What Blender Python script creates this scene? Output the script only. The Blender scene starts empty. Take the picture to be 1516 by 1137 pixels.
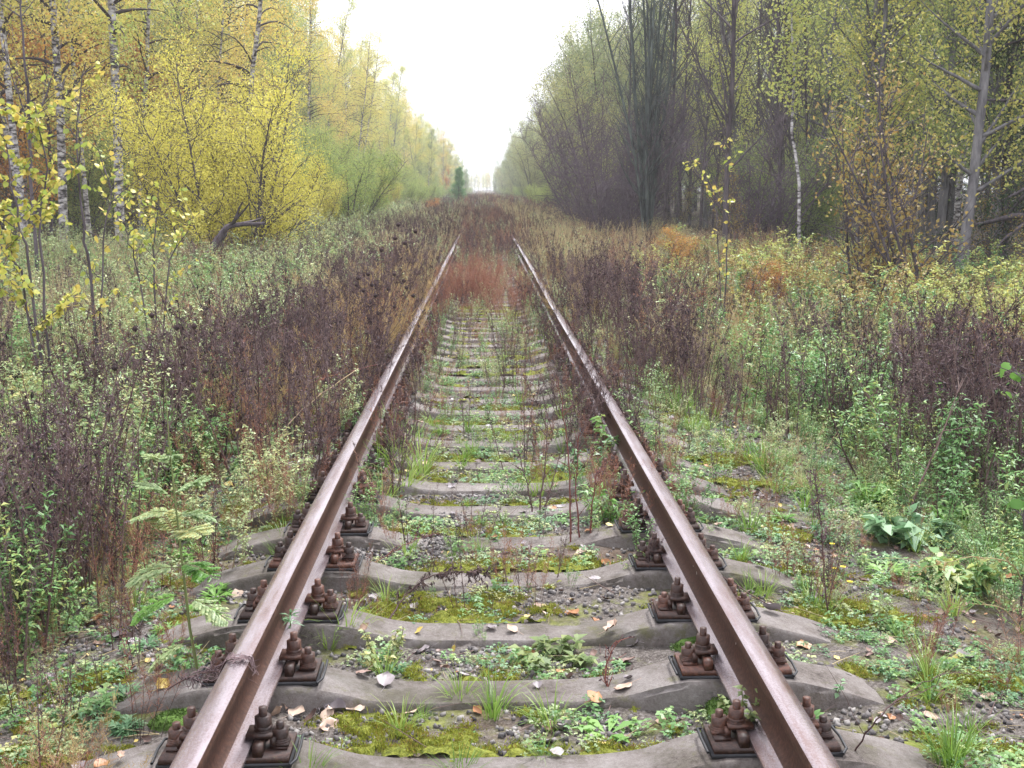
import bpy, math, random
import numpy as np
from mathutils import Vector, Matrix

R = math.radians
rng = np.random.default_rng(7)
random.seed(7)
scene = bpy.context.scene
COL = scene.collection

# ------------------------------------------------------------------ camera
CAM = Vector((-0.048, 0.0, 1.73))
PITCH, YAW = 9.64, 1.39
cd = bpy.data.cameras.new("camera")
cd.sensor_width = 36.0
cd.lens = 40.55
cd.clip_start = 0.05
cd.clip_end = 4000
cam = bpy.data.objects.new("camera", cd)
cam.location = CAM
cam.rotation_euler = (R(90 - PITCH), 0, R(-YAW))
COL.objects.link(cam)
scene.camera = cam

# ------------------------------------------------------------------ sky, sun, exposure
SUN_EL, SUN_AZ = 58.0, 26.0      # azimuth measured clockwise from +Y
world = bpy.data.worlds.new("World")
scene.world = world
world.use_nodes = True
nt = world.node_tree
nt.nodes.clear()
wo = nt.nodes.new("ShaderNodeOutputWorld")
bg = nt.nodes.new("ShaderNodeBackground")
sky = nt.nodes.new("ShaderNodeTexSky")
sky.sky_type = 'NISHITA'
sky.sun_disc = False
sky.sun_elevation = R(SUN_EL)
sky.sun_rotation = R(SUN_AZ)
sky.dust_density = 6.0
sky.air_density = 1.0
hs = nt.nodes.new("ShaderNodeHueSaturation")
hs.inputs['Saturation'].default_value = 0.25
bg.inputs['Strength'].default_value = 0.05
nt.links.new(sky.outputs[0], hs.inputs['Color'])
nt.links.new(hs.outputs[0], bg.inputs['Color'])
bg2 = nt.nodes.new("ShaderNodeBackground")          # the even cloud sheet of an overcast day
bg2.inputs['Color'].default_value = (0.90, 0.905, 1.0, 1)
bg2.inputs['Strength'].default_value = 0.56
ads = nt.nodes.new("ShaderNodeAddShader")
nt.links.new(bg.outputs[0], ads.inputs[0])
nt.links.new(bg2.outputs[0], ads.inputs[1])
nt.links.new(ads.outputs[0], wo.inputs['Surface'])

sd = bpy.data.lights.new("sun", 'SUN')
sd.energy = 1.5
sd.angle = R(10)
sd.color = (1.0, 1.0, 1.0)
sun = bpy.data.objects.new("sun", sd)
az, el = R(SUN_AZ), R(SUN_EL)
sdir = Vector((math.sin(az) * math.cos(el), math.cos(az) * math.cos(el), math.sin(el)))
sun.rotation_euler = (-sdir).to_track_quat('-Z', 'Y').to_euler()
sun.location = (0, -10, 60)
COL.objects.link(sun)

scene.view_settings.view_transform = 'Standard'
scene.view_settings.look = 'None'
scene.view_settings.exposure = 1.62
scene.view_settings.gamma = 1.0
scene.view_settings.use_curve_mapping = False
try:
    scene.cycles.max_bounces = 6
    scene.cycles.diffuse_bounces = 3
    scene.cycles.glossy_bounces = 2
    scene.cycles.transmission_bounces = 3
    scene.cycles.volume_bounces = 1
except Exception:
    pass

# ------------------------------------------------------------------ helpers
_cr = cam.rotation_euler.to_matrix()
F_PX = 1516 * cd.lens / cd.sensor_width


def ray(px, py):
    d = _cr @ Vector(((px - 758.0) / F_PX, -(py - 568.5) / F_PX, -1.0))
    return d


def at(px, py, Y):
    """the point of the place that stands at pixel px,py of the photograph, Y metres ahead"""
    d = ray(px, py)
    return CAM + d * (Y / d.y)


def on_ground(px, py, z=0.0):
    d = ray(px, py)
    return CAM + d * ((z - CAM.z) / d.z)


def _hash(ix, iy, seed):
    h = (ix.astype(np.int64) * 374761393 + iy.astype(np.int64) * 668265263 + seed * 974634777) & 0x7fffffff
    h = ((h ^ (h >> 13)) * 1274126177) & 0x7fffffff
    h = h ^ (h >> 16)
    return (h & 0xffff) / 65535.0


def vnoise(x, y, scale, seed=0):
    x = np.asarray(x, float) / scale + 1000
    y = np.asarray(y, float) / scale + 1000
    ix, iy = np.floor(x), np.floor(y)
    fx, fy = x - ix, y - iy
    fx = fx * fx * (3 - 2 * fx)
    fy = fy * fy * (3 - 2 * fy)
    a = _hash(ix, iy, seed); b = _hash(ix + 1, iy, seed)
    c = _hash(ix, iy + 1, seed); d = _hash(ix + 1, iy + 1, seed)
    return (a * (1 - fx) + b * fx) * (1 - fy) + (c * (1 - fx) + d * fx) * fy


def gz(x, y):
    """height of the ground"""
    x = np.asarray(x, float); y = np.asarray(y, float)
    ax = np.abs(x)
    base = np.interp(ax, [0, 1.0, 1.4, 2.0, 3.0, 6, 12, 40, 900],
                     [.018, .022, .010, -0.05, -0.20, -0.28, -0.10, 0.2, 0.4])
    near = np.clip(1 - (ax - 1.3) / 1.5, 0, 1)
    n = (vnoise(x, y, .45, 1) - .5) * .048 + (vnoise(x, y, .13, 2) - .5) * .022 + (vnoise(x, y, .045, 3) - .5) * .010
    m = (vnoise(x, y, 1.6, 4) - .5) * .16 + (vnoise(x, y, .3, 5) - .5) * .05
    silt = np.interp(y, [4.4, 6.5, 14], [0, .005, .008]) * np.clip(1.6 - ax, 0, .3) / .3      # earth has crept over the sleepers farther on
    return base + n * (0.35 + .65 * near) + m * (1 - near) + silt


class MB:
    """collects polygons for one mesh"""
    def __init__(self):
        self.v = []; self.q = []; self.qm = []; self.t = []; self.n = 0

    def add(self, v, q, mat=0, tint=0.5):
        v = np.asarray(v, float).reshape(-1, 3)
        q = np.asarray(q, int).reshape(-1, 4)
        self.v.append(v); self.q.append(q + self.n)
        self.qm.append(np.full(len(q), mat) if np.isscalar(mat) else np.asarray(mat))
        self.t.append(np.full(len(v), tint) if np.isscalar(tint) else np.asarray(tint))
        self.n += len(v)

    def tube(self, pts, rad, sides=5, mat=0, tint=0.5, cap=False):
        P = np.asarray(pts, float)
        n = len(P)
        r = np.full(n, rad) if np.isscalar(rad) else np.asarray(rad, float)
        T = np.gradient(P, axis=0)
        T /= (np.linalg.norm(T, axis=1, keepdims=True) + 1e-9)
        ref = np.array([1.0, 0, 0]) if abs(T[:, 2]).mean() > .7 else np.array([0, 0, 1.0])
        U = np.cross(T, ref); U /= (np.linalg.norm(U, axis=1, keepdims=True) + 1e-9)
        W = np.cross(T, U)
        a = np.linspace(0, 2 * np.pi, sides, endpoint=False)
        ring = P[:, None, :] + r[:, None, None] * (np.cos(a)[None, :, None] * U[:, None, :] + np.sin(a)[None, :, None] * W[:, None, :])
        i = np.arange(n - 1)[:, None] * sides
        j = np.arange(sides)[None, :]
        k = (j + 1) % sides
        q = np.stack([i + j, i + k, i + sides + k, i + sides + j], -1).reshape(-1, 4)
        self.add(ring.reshape(-1, 3), q, mat, tint)

    def leaves(self, c, ax, nr, L, W, mat=0, tint=None, curl=0.0):
        """pointed leaves: base c, axis ax, face normal nr"""
        c = np.asarray(c, float).reshape(-1, 3); N = len(c)
        if N == 0:
            return
        ax = np.asarray(ax, float).reshape(-1, 3)
        ax = ax / (np.linalg.norm(ax, axis=1, keepdims=True) + 1e-9)
        nr = np.asarray(nr, float).reshape(-1, 3)
        s = np.cross(ax, nr); s /= (np.linalg.norm(s, axis=1, keepdims=True) + 1e-9)
        nn = np.cross(s, ax)
        L = np.broadcast_to(np.asarray(L, float), (N,))[:, None]
        W = np.broadcast_to(np.asarray(W, float), (N,))[:, None]
        cu = np.broadcast_to(np.asarray(curl, float), (N,))[:, None]
        b = c
        l = c + ax * L * .42 + s * W * .5 + nn * W * .12
        r_ = c + ax * L * .42 - s * W * .5 + nn * W * .12
        t = c + ax * L * (1 - np.abs(cu) * .3) - nn * L * cu
        v = np.stack([b, r_, t, l], 1).reshape(-1, 3)
        q = np.arange(N * 4).reshape(-1, 4)
        if tint is None:
            tint = rng.random(N)
        tint = np.broadcast_to(np.asarray(tint, float), (N,))
        self.add(v, q, mat, np.repeat(tint, 4))

    def broad(self, c, ax, nr, L, W, mat=0, tint=None):
        """round, slightly folded leaves of eight corners"""
        c = np.asarray(c, float).reshape(-1, 3); N = len(c)
        ax = np.asarray(ax, float); ax = ax / (np.linalg.norm(ax, axis=1, keepdims=True) + 1e-9)
        nr = np.asarray(nr, float)
        s = np.cross(ax, nr); s /= (np.linalg.norm(s, axis=1, keepdims=True) + 1e-9)
        nn = np.cross(s, ax)
        L = np.broadcast_to(np.asarray(L, float), (N,))[:, None]
        W = np.broadcast_to(np.asarray(W, float), (N,))[:, None]
        rows = []
        for (u, w, h) in ((0, 0, 0), (.22, .42, .1), (.6, .5, .1), (.9, .2, -.02), (1.05, 0, -.1), (.9, -.2, -.02), (.6, -.5, .1), (.22, -.42, .1)):
            rows.append(c + ax * L * u + s * W * w + nn * W * h)
        v = np.stack(rows, 1).reshape(-1, 3)
        o = np.arange(N)[:, None] * 8
        q = np.concatenate([o + np.array([0, 7, 6, 1]), o + np.array([1, 6, 5, 2]), o + np.array([2, 5, 4, 3])], 0)
        if tint is None:
            tint = rng.random(N)
        self.add(v, q, mat, np.repeat(np.broadcast_to(np.asarray(tint, float), (N,)), 8))

    def blade(self, base, d, L, W, bend, mat=0, tint=0.5, seg=4):
        """one bent grass blade"""
        t = np.linspace(0, 1, seg + 1)
        d = np.asarray(d, float)
        h = np.array([d[0], d[1], 0]); hn = np.linalg.norm(h) + 1e-9; h = h / hn
        d = d / np.linalg.norm(d)
        P = base + d * L * t[:, None] + (h * .6 - np.array([0, 0, .8])) * L * bend * (t ** 2.2)[:, None]
        s = np.array([-h[1], h[0], 0])
        w = W * .5 * (1 - t ** 1.6) + .0004
        v = np.stack([P - s * w[:, None], P + s * w[:, None]], 1).reshape(-1, 3)
        i = np.arange(seg) * 2
        q = np.stack([i, i + 1, i + 3, i + 2], -1)
        self.add(v, q, mat, tint)

    def box(self, x0, x1, y0, y1, z0, z1, mat=0, tint=.5):
        v = [(x0, y0, z0), (x1, y0, z0), (x1, y1, z0), (x0, y1, z0), (x0, y0, z1), (x1, y0, z1), (x1, y1, z1), (x0, y1, z1)]
        q = [(0, 3, 2, 1), (4, 5, 6, 7), (0, 1, 5, 4), (1, 2, 6, 5), (2, 3, 7, 6), (3, 0, 4, 7)]
        self.add(v, q, mat, tint)

    def prism(self, cx, cy, z0, z1, r, sides=6, mat=0, rot=0.3, r1=None):
        r1 = r if r1 is None else r1
        a = np.linspace(0, 2 * np.pi, sides, endpoint=False) + rot
        lo = np.stack([cx + r * np.cos(a), cy + r * np.sin(a), np.full(sides, z0)], 1)
        hi = np.stack([cx + r1 * np.cos(a), cy + r1 * np.sin(a), np.full(sides, z1)], 1)
        j = np.arange(sides); k = (j + 1) % sides
        q = np.stack([j, k, k + sides, j + sides], 1)
        v = np.concatenate([lo, hi, [[cx, cy, z1]]])
        self.add(v, q, mat)
        caps = [(sides + i, sides + (i + 1) % sides, sides + (i + 2) % sides, 2 * sides) for i in range(0, sides, 2)]
        self.q[-1] = np.concatenate([self.q[-1], np.array(caps) + self.n - len(v)])
        self.qm[-1] = np.full(len(self.q[-1]), mat)

    def mesh(self, name, mats, smooth=False):
        me = bpy.data.meshes.new(name)
        if not self.v:
            return me
        v = np.concatenate(self.v); q = np.concatenate(self.q); m = np.concatenate(self.qm); t = np.concatenate(self.t)
        me.vertices.add(len(v)); me.vertices.foreach_set("co", v.astype(np.float32).ravel())
        me.loops.add(q.size); me.loops.foreach_set("vertex_index", q.astype(np.int32).ravel())
        me.polygons.add(len(q)); me.polygons.foreach_set("loop_start", (np.arange(len(q)) * 4).astype(np.int32))
        for mt in (mats if isinstance(mats, (list, tuple)) else [mats]):
            me.materials.append(mt)
        me.polygons.foreach_set("material_index", m.astype(np.int32))
        if smooth:
            me.polygons.foreach_set("use_smooth", np.ones(len(q), bool))
        a = me.attributes.new("tint", 'FLOAT', 'POINT')
        a.data.foreach_set("value", t.astype(np.float32))
        me.update(calc_edges=True)
        return me


def tag(o, label=None, cat=None, group=None, kind=None):
    if label: o['label'] = label
    if cat: o['category'] = cat
    if group: o['group'] = group
    if kind: o['kind'] = kind
    return o


def obj(name, me, parent=None, loc=(0, 0, 0), rot=(0, 0, 0), sc=1.0):
    o = bpy.data.objects.new(name, me)
    o.location = loc; o.rotation_euler = rot
    o.scale = (sc, sc, sc) if np.isscalar(sc) else sc
    if parent is not None:
        o.parent = parent
    COL.objects.link(o)
    return o


def scatter(name, srcs, pts, rots, scl, idx, label, cat, group=None):
    """many alike bits of ground cover as one stuff object: srcs is a list of lists of meshes' objects"""
    pts = np.asarray(pts, float)
    me = bpy.data.meshes.new(name)
    me.vertices.add(len(pts)); me.vertices.foreach_set("co", pts.astype(np.float32).ravel())
    a = me.attributes.new("rot", 'FLOAT_VECTOR', 'POINT'); a.data.foreach_set("vector", np.asarray(rots, np.float32).ravel())
    a = me.attributes.new("scl", 'FLOAT', 'POINT'); a.data.foreach_set("value", np.asarray(scl, np.float32))
    a = me.attributes.new("idx", 'INT', 'POINT'); a.data.foreach_set("value", np.asarray(idx, np.int32))
    o = obj(name, me)
    tag(o, label, cat, group, 'stuff')
    g = bpy.data.node_groups.new(name, 'GeometryNodeTree')
    g.interface.new_socket("Geometry", in_out='INPUT', socket_type='NodeSocketGeometry')
    g.interface.new_socket("Geometry", in_out='OUTPUT', socket_type='NodeSocketGeometry')
    N = g.nodes
    gi = N.new('NodeGroupInput'); go = N.new('NodeGroupOutput'); join = N.new('GeometryNodeJoinGeometry')

    def attr(nm, ty):
        n = N.new('GeometryNodeInputNamedAttribute'); n.data_type = ty; n.inputs['Name'].default_value = nm
        return n.outputs[0]
    rot = attr('rot', 'FLOAT_VECTOR'); sc = attr('scl', 'FLOAT'); ix = attr('idx', 'INT')
    e2r = N.new('FunctionNodeEulerToRotation'); g.links.new(rot, e2r.inputs[0])
    for k, group_ in enumerate(srcs):
        cmpn = N.new('FunctionNodeCompare'); cmpn.data_type = 'INT'; cmpn.operation = 'EQUAL'
        ins = [s for s in cmpn.inputs if s.type == 'INT']
        g.links.new(ix, ins[0]); ins[1].default_value = k
        for s in (group_ if isinstance(group_, (list, tuple)) else [group_]):
            oi = N.new('GeometryNodeObjectInfo'); oi.inputs['Object'].default_value = s
            oi.inputs['As Instance'].default_value = True
            iop = N.new('GeometryNodeInstanceOnPoints')
            g.links.new(gi.outputs[0], iop.inputs['Points']); g.links.new(cmpn.outputs[0], iop.inputs['Selection'])
            g.links.new(oi.outputs['Geometry'], iop.inputs['Instance'])
            g.links.new(e2r.outputs[0], iop.inputs['Rotation']); g.links.new(sc, iop.inputs['Scale'])
            g.links.new(iop.outputs[0], join.inputs[0])
    g.links.new(join.outputs[0], go.inputs[0])
    md = o.modifiers.new("scatter", 'NODES'); md.node_group = g
    return o


def unit(n):
    v = rng.normal(size=(n, 3))
    return v / np.linalg.norm(v, axis=1, keepdims=True)


# ------------------------------------------------------------------ materials
def new_mat(name):
    m = bpy.data.materials.new(name)
    m.use_nodes = True
    t = m.node_tree
    return m, t, t.nodes['Principled BSDF']


def ramp(t, stops):
    r = t.nodes.new('ShaderNodeValToRGB')
    el = r.color_ramp.elements
    while len(el) > 1:
        el.remove(el[-1])
    el[0].position = stops[0][0]; el[0].color = (*stops[0][1], 1)
    for p, c in stops[1:]:
        e = el.new(p); e.color = (*c, 1)
    return r


def noise(t, scale, detail=4, rough=.6, coord='Object', vec=None):
    n = t.nodes.new('ShaderNodeTexNoise')
    n.inputs['Scale'].default_value = scale; n.inputs['Detail'].default_value = detail; n.inputs['Roughness'].default_value = rough
    if vec is None:
        tc = t.nodes.new('ShaderNodeTexCoord'); vec = tc.outputs[coord]
    t.links.new(vec, n.inputs['Vector'])
    return n


def leaf_mat(name, cols, trans=0.35, rough=.42, obj_var=0.5, spec=None):
    """leaf colour from the leaf's own tint and the plant it belongs to"""
    m, t, p = new_mat(name)
    at_ = t.nodes.new('ShaderNodeAttribute'); at_.attribute_name = 'tint'
    oi = t.nodes.new('ShaderNodeObjectInfo')
    mx = t.nodes.new('ShaderNodeMix'); mx.data_type = 'FLOAT'; mx.inputs[0].default_value = obj_var
    t.links.new(at_.outputs['Fac'], mx.inputs[2]); t.links.new(oi.outputs['Random'], mx.inputs[3])
    n = len(cols)
    r = ramp(t, [(0.12 + .76 * i / max(1, n - 1), c) for i, c in enumerate(cols)])
    t.links.new(mx.outputs[0], r.inputs[0])
    t.links.new(r.outputs[0], p.inputs['Base Color'])
    p.inputs['Roughness'].default_value = rough
    p.inputs['Specular IOR Level'].default_value = (0.35 if trans > .25 else .12) if spec is None else spec
    if trans > 0:
        tr = t.nodes.new('ShaderNodeBsdfTranslucent')
        t.links.new(r.outputs[0], tr.inputs['Color'])
        ms = t.nodes.new('ShaderNodeMixShader'); ms.inputs[0].default_value = trans
        t.links.new(p.outputs[0], ms.inputs[1]); t.links.new(tr.outputs[0], ms.inputs[2])
        t.links.new(ms.outputs[0], t.nodes['Material Output'].inputs['Surface'])
    return m


def bark_mat(name, c0, c1, scale=8, stretch=(1, 1, .25), rough=.85, bump=.3):
    m, t, p = new_mat(name)
    tc = t.nodes.new('ShaderNodeTexCoord')
    mp = t.nodes.new('ShaderNodeMapping'); mp.inputs['Scale'].default_value = stretch
    t.links.new(tc.outputs['Object'], mp.inputs[0])
    n = noise(t, scale, 5, .65, vec=mp.outputs[0])
    r = ramp(t, [(.35, c0), (.68, c1)])
    t.links.new(n.outputs['Fac'], r.inputs[0]); t.links.new(r.outputs[0], p.inputs['Base Color'])
    p.inputs['Roughness'].default_value = rough; p.inputs['Specular IOR Level'].default_value = .12
    b = t.nodes.new('ShaderNodeBump'); b.inputs['Strength'].default_value = bump; b.inputs['Distance'].default_value = .02
    t.links.new(n.outputs['Fac'], b.inputs['Height']); t.links.new(b.outputs[0], p.inputs['Normal'])
    return m


def birch_mat():
    m, t, p = new_mat("birch_bark")
    tc = t.nodes.new('ShaderNodeTexCoord')
    mp = t.nodes.new('ShaderNodeMapping'); mp.inputs['Scale'].default_value = (2.2, 2.2, 6.5)
    t.links.new(tc.outputs['Object'], mp.inputs[0])
    n = noise(t, 1.6, 4, .7, vec=mp.outputs[0])
    r = ramp(t, [(.40, (.035, .03, .03)), (.48, (.22, .20, .20)), (.58, (.50, .48, .47)), (.9, (.66, .65, .64))])
    t.links.new(n.outputs['Fac'], r.inputs[0])
    at_ = t.nodes.new('ShaderNodeAttribute'); at_.attribute_name = 'tint'
    mx = t.nodes.new('ShaderNodeMix'); mx.data_type = 'RGBA'
    t.links.new(at_.outputs['Fac'], mx.inputs[0]); t.links.new(r.outputs[0], mx.inputs[6]); mx.inputs[7].default_value = (.055, .04, .04, 1)
    t.links.new(mx.outputs[2], p.inputs['Base Color'])
    p.inputs['Roughness'].default_value = .7; p.inputs['Specular IOR Level'].default_value = .2
    return m


M = {}
M['birch'] = birch_mat()
M['bark_grey'] = bark_mat("grey_bark", (.10, .095, .10), (.24, .23, .23))
M['bark_dark'] = bark_mat("dark_bark", (.055, .045, .05), (.155, .13, .14))
M['bark_lichen'] = bark_mat("lichen_bark", (.055, .055, .058), (.17, .20, .18), 5)
M['twig'] = bark_mat("twig_bark", (.085, .065, .078), (.20, .16, .185), 14)
M['stem_brown'] = leaf_mat("dead_stem", [(.060, .034, .034), (.115, .070, .064), (.19, .135, .12)], 0, .6)
M['stem_red'] = leaf_mat("reddish_stem", [(.12, .04, .04), (.20, .08, .06)], 0, .6)
M['stem_green'] = leaf_mat("green_stem", [(.10, .14, .05), (.20, .20, .08)], 0, .6)
M['stem_tan'] = leaf_mat("tan_stem", [(.26, .19, .11), (.40, .31, .19)], .1, .7)
M['dead_leaf'] = leaf_mat("withered_leaf", [(.016, .012, .016), (.042, .029, .034), (.10, .070, .074), (.22, .16, .15)], .12, .6)
M['dead_purple'] = leaf_mat("purple_brown_seed", [(.055, .034, .040), (.13, .088, .094), (.27, .20, .20)], .2, .8)
M['rust_plume'] = leaf_mat("rusty_plume", [(.20, .085, .06), (.32, .15, .10), (.38, .22, .15)], .2, .8)
M['tan_plume'] = leaf_mat("tan_plume", [(.33, .22, .09), (.45, .33, .15), (.38, .27, .15)], .25, .8)
M['weed_green'] = leaf_mat("weed_leaf", [(.07, .17, .05), (.14, .29, .09), (.24, .40, .14), (.38, .42, .12)], .35)
M['weed_pale'] = leaf_mat("pale_weed_leaf", [(.16, .25, .10), (.27, .37, .16), (.42, .50, .25), (.48, .45, .18)], .35)
M['fresh'] = leaf_mat("fresh_leaf", [(.09, .22, .04), (.17, .34, .07), (.27, .44, .11)], .35)
M['bluegreen'] = leaf_mat("blue_green_leaf", [(.07, .17, .07), (.14, .28, .13), (.26, .40, .22)], .3)
M['grass'] = leaf_mat("grass_blade", [(.10, .20, .03), (.20, .32, .06), (.32, .40, .10)], .35)
M['straw'] = leaf_mat("straw", [(.36, .28, .15), (.50, .42, .25), (.42, .33, .2)], .25, .7)
M['birch_leaf'] = leaf_mat("birch_leaf", [(.38, .46, .13), (.60, .56, .15), (.70, .60, .16), (.62, .44, .13)], .5, .5, .7)
M['aspen_leaf'] = leaf_mat("aspen_leaf", [(.28, .36, .11), (.46, .50, .15), (.62, .56, .15)], .45, .5, .5)
M['green_leaf'] = leaf_mat("green_tree_leaf", [(.15, .22, .09), (.24, .31, .12), (.36, .38, .13)], .4, .5, .5)
M['orange_leaf'] = leaf_mat("orange_leaf", [(.38, .15, .04), (.52, .24, .07), (.50, .32, .08)], .4, .5, .5)
M['ochre_leaf'] = leaf_mat("ochre_leaf", [(.22, .15, .05), (.36, .25, .08), (.36, .34, .11)], .4, .5, .4)
M['big_yellow'] = leaf_mat("big_yellow_leaf", [(.30, .38, .08), (.48, .50, .10), (.64, .58, .14), (.60, .46, .11)], .4, .4, .1)
M['willow_leaf'] = leaf_mat("willow_leaf", [(.54, .50, .09), (.72, .64, .13), (.50, .52, .12)], .5, .5, .3)
M['willow_green'] = leaf_mat("green_willow_leaf", [(.22, .32, .10), (.34, .44, .13), (.50, .50, .14)], .45, .5, .3)
M['sallow_leaf'] = leaf_mat("sallow_leaf", [(.20, .25, .12), (.30, .33, .16), (.44, .42, .14)], .42, .45, .6)
M['spruce'] = leaf_mat("spruce_needle", [(.020, .038, .018), (.035, .058, .026), (.05, .075, .03)], .1, .6, .4)
M['young_spruce'] = leaf_mat("young_spruce_needle", [(.14, .30, .12), (.22, .42, .18)], .1, .6, .4)
M['bract'] = leaf_mat("dark_seed_head", [(.03, .022, .022), (.07, .045, .045)], 0, .8)
M['petal'] = leaf_mat("yellow_petal", [(.75, .58, .03), (.8, .65, .05)], .2, .5)


def rail_mat():
    m, t, p = new_mat("rusty_steel")
    tc = t.nodes.new('ShaderNodeTexCoord')
    mp = t.nodes.new('ShaderNodeMapping'); mp.inputs['Scale'].default_value = (1, .12, 1)
    t.links.new(tc.outputs['Object'], mp.inputs[0])
    n1 = noise(t, 26, 6, .7, vec=mp.outputs[0])
    n2 = noise(t, 140, 4, .7)
    n3 = noise(t, 5, 3, .6, vec=mp.outputs[0])
    r = ramp(t, [(.26, (.075, .034, .026)), (.40, (.155, .095, .088)), (.52, (.22, .175, .185)), (.70, (.32, .275, .295))])
    mx = t.nodes.new('ShaderNodeMix'); mx.data_type = 'FLOAT'; mx.inputs[0].default_value = .35
    t.links.new(n1.outputs['Fac'], mx.inputs[2]); t.links.new(n2.outputs['Fac'], mx.inputs[3])
    t.links.new(mx.outputs[0], r.inputs[0])
    t.links.new(r.outputs[0], p.inputs['Base Color'])
    rr = ramp(t, [(.3, (.15,) * 3), (.7, (.30,) * 3)])
    t.links.new(n3.outputs['Fac'], rr.inputs[0]); t.links.new(rr.outputs[0], p.inputs['Roughness'])
    p.inputs['Specular IOR Level'].default_value = 1.0
    p.inputs['Metallic'].default_value = .58
    b = t.nodes.new('ShaderNodeBump'); b.inputs['Strength'].default_value = .10; b.inputs['Distance'].default_value = .003
    t.links.new(n2.outputs['Fac'], b.inputs['Height']); t.links.new(b.outputs[0], p.inputs['Normal'])
    return m


def simple_noise_mat(name, stops, scale, rough=.8, bump=.4, dist=.01, spec=.4, detail=6):
    m, t, p = new_mat(name)
    n = noise(t, scale, detail, .68)
    r = ramp(t, stops)
    t.links.new(n.outputs['Fac'], r.inputs[0]); t.links.new(r.outputs[0], p.inputs['Base Color'])
    p.inputs['Roughness'].default_value = rough; p.inputs['Specular IOR Level'].default_value = spec
    b = t.nodes.new('ShaderNodeBump'); b.inputs['Strength'].default_value = bump; b.inputs['Distance'].default_value = dist
    t.links.new(n.outputs['Fac'], b.inputs['Height']); t.links.new(b.outputs[0], p.inputs['Normal'])
    return m


M['rail'] = rail_mat()
M['rail_web_shade'] = simple_noise_mat("rail_web_shaded_rust", [(.30, (.030, .014, .010)), (.50, (.058, .028, .020)), (.72, (.105, .052, .034))], 70, .65, .4, .003, .2)  # rust colour darkened to paint in the shade below the rail head
M['iron'] = simple_noise_mat("rusty_iron", [(.3, (.026, .013, .010)), (.52, (.075, .036, .026)), (.75, (.16, .075, .05))], 60, .5, .7, .004, .45)
_t = M['iron'].node_tree
_p = _t.nodes['Principled BSDF']; _src = _p.inputs['Base Color'].links[0].from_socket
_oi = _t.nodes.new('ShaderNodeObjectInfo'); _rr = ramp(_t, [(.0, (.38, .36, .36)), (.5, (.72, .68, .66)), (1.0, (1.35, 1.1, .95))])
_t.links.new(_oi.outputs['Random'], _rr.inputs[0])
_ml = _t.nodes.new('ShaderNodeMix'); _ml.data_type = 'RGBA'; _ml.blend_type = 'MULTIPLY'; _ml.inputs[0].default_value = 1.0
_t.links.new(_src, _ml.inputs[6]); _t.links.new(_rr.outputs[0], _ml.inputs[7]); _t.links.new(_ml.outputs[2], _p.inputs['Base Color'])
M['rubber'] = simple_noise_mat("black_rubber", [(.3, (.012, .012, .014)), (.8, (.03, .03, .035))], 30, .55, .2, .003)


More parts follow.
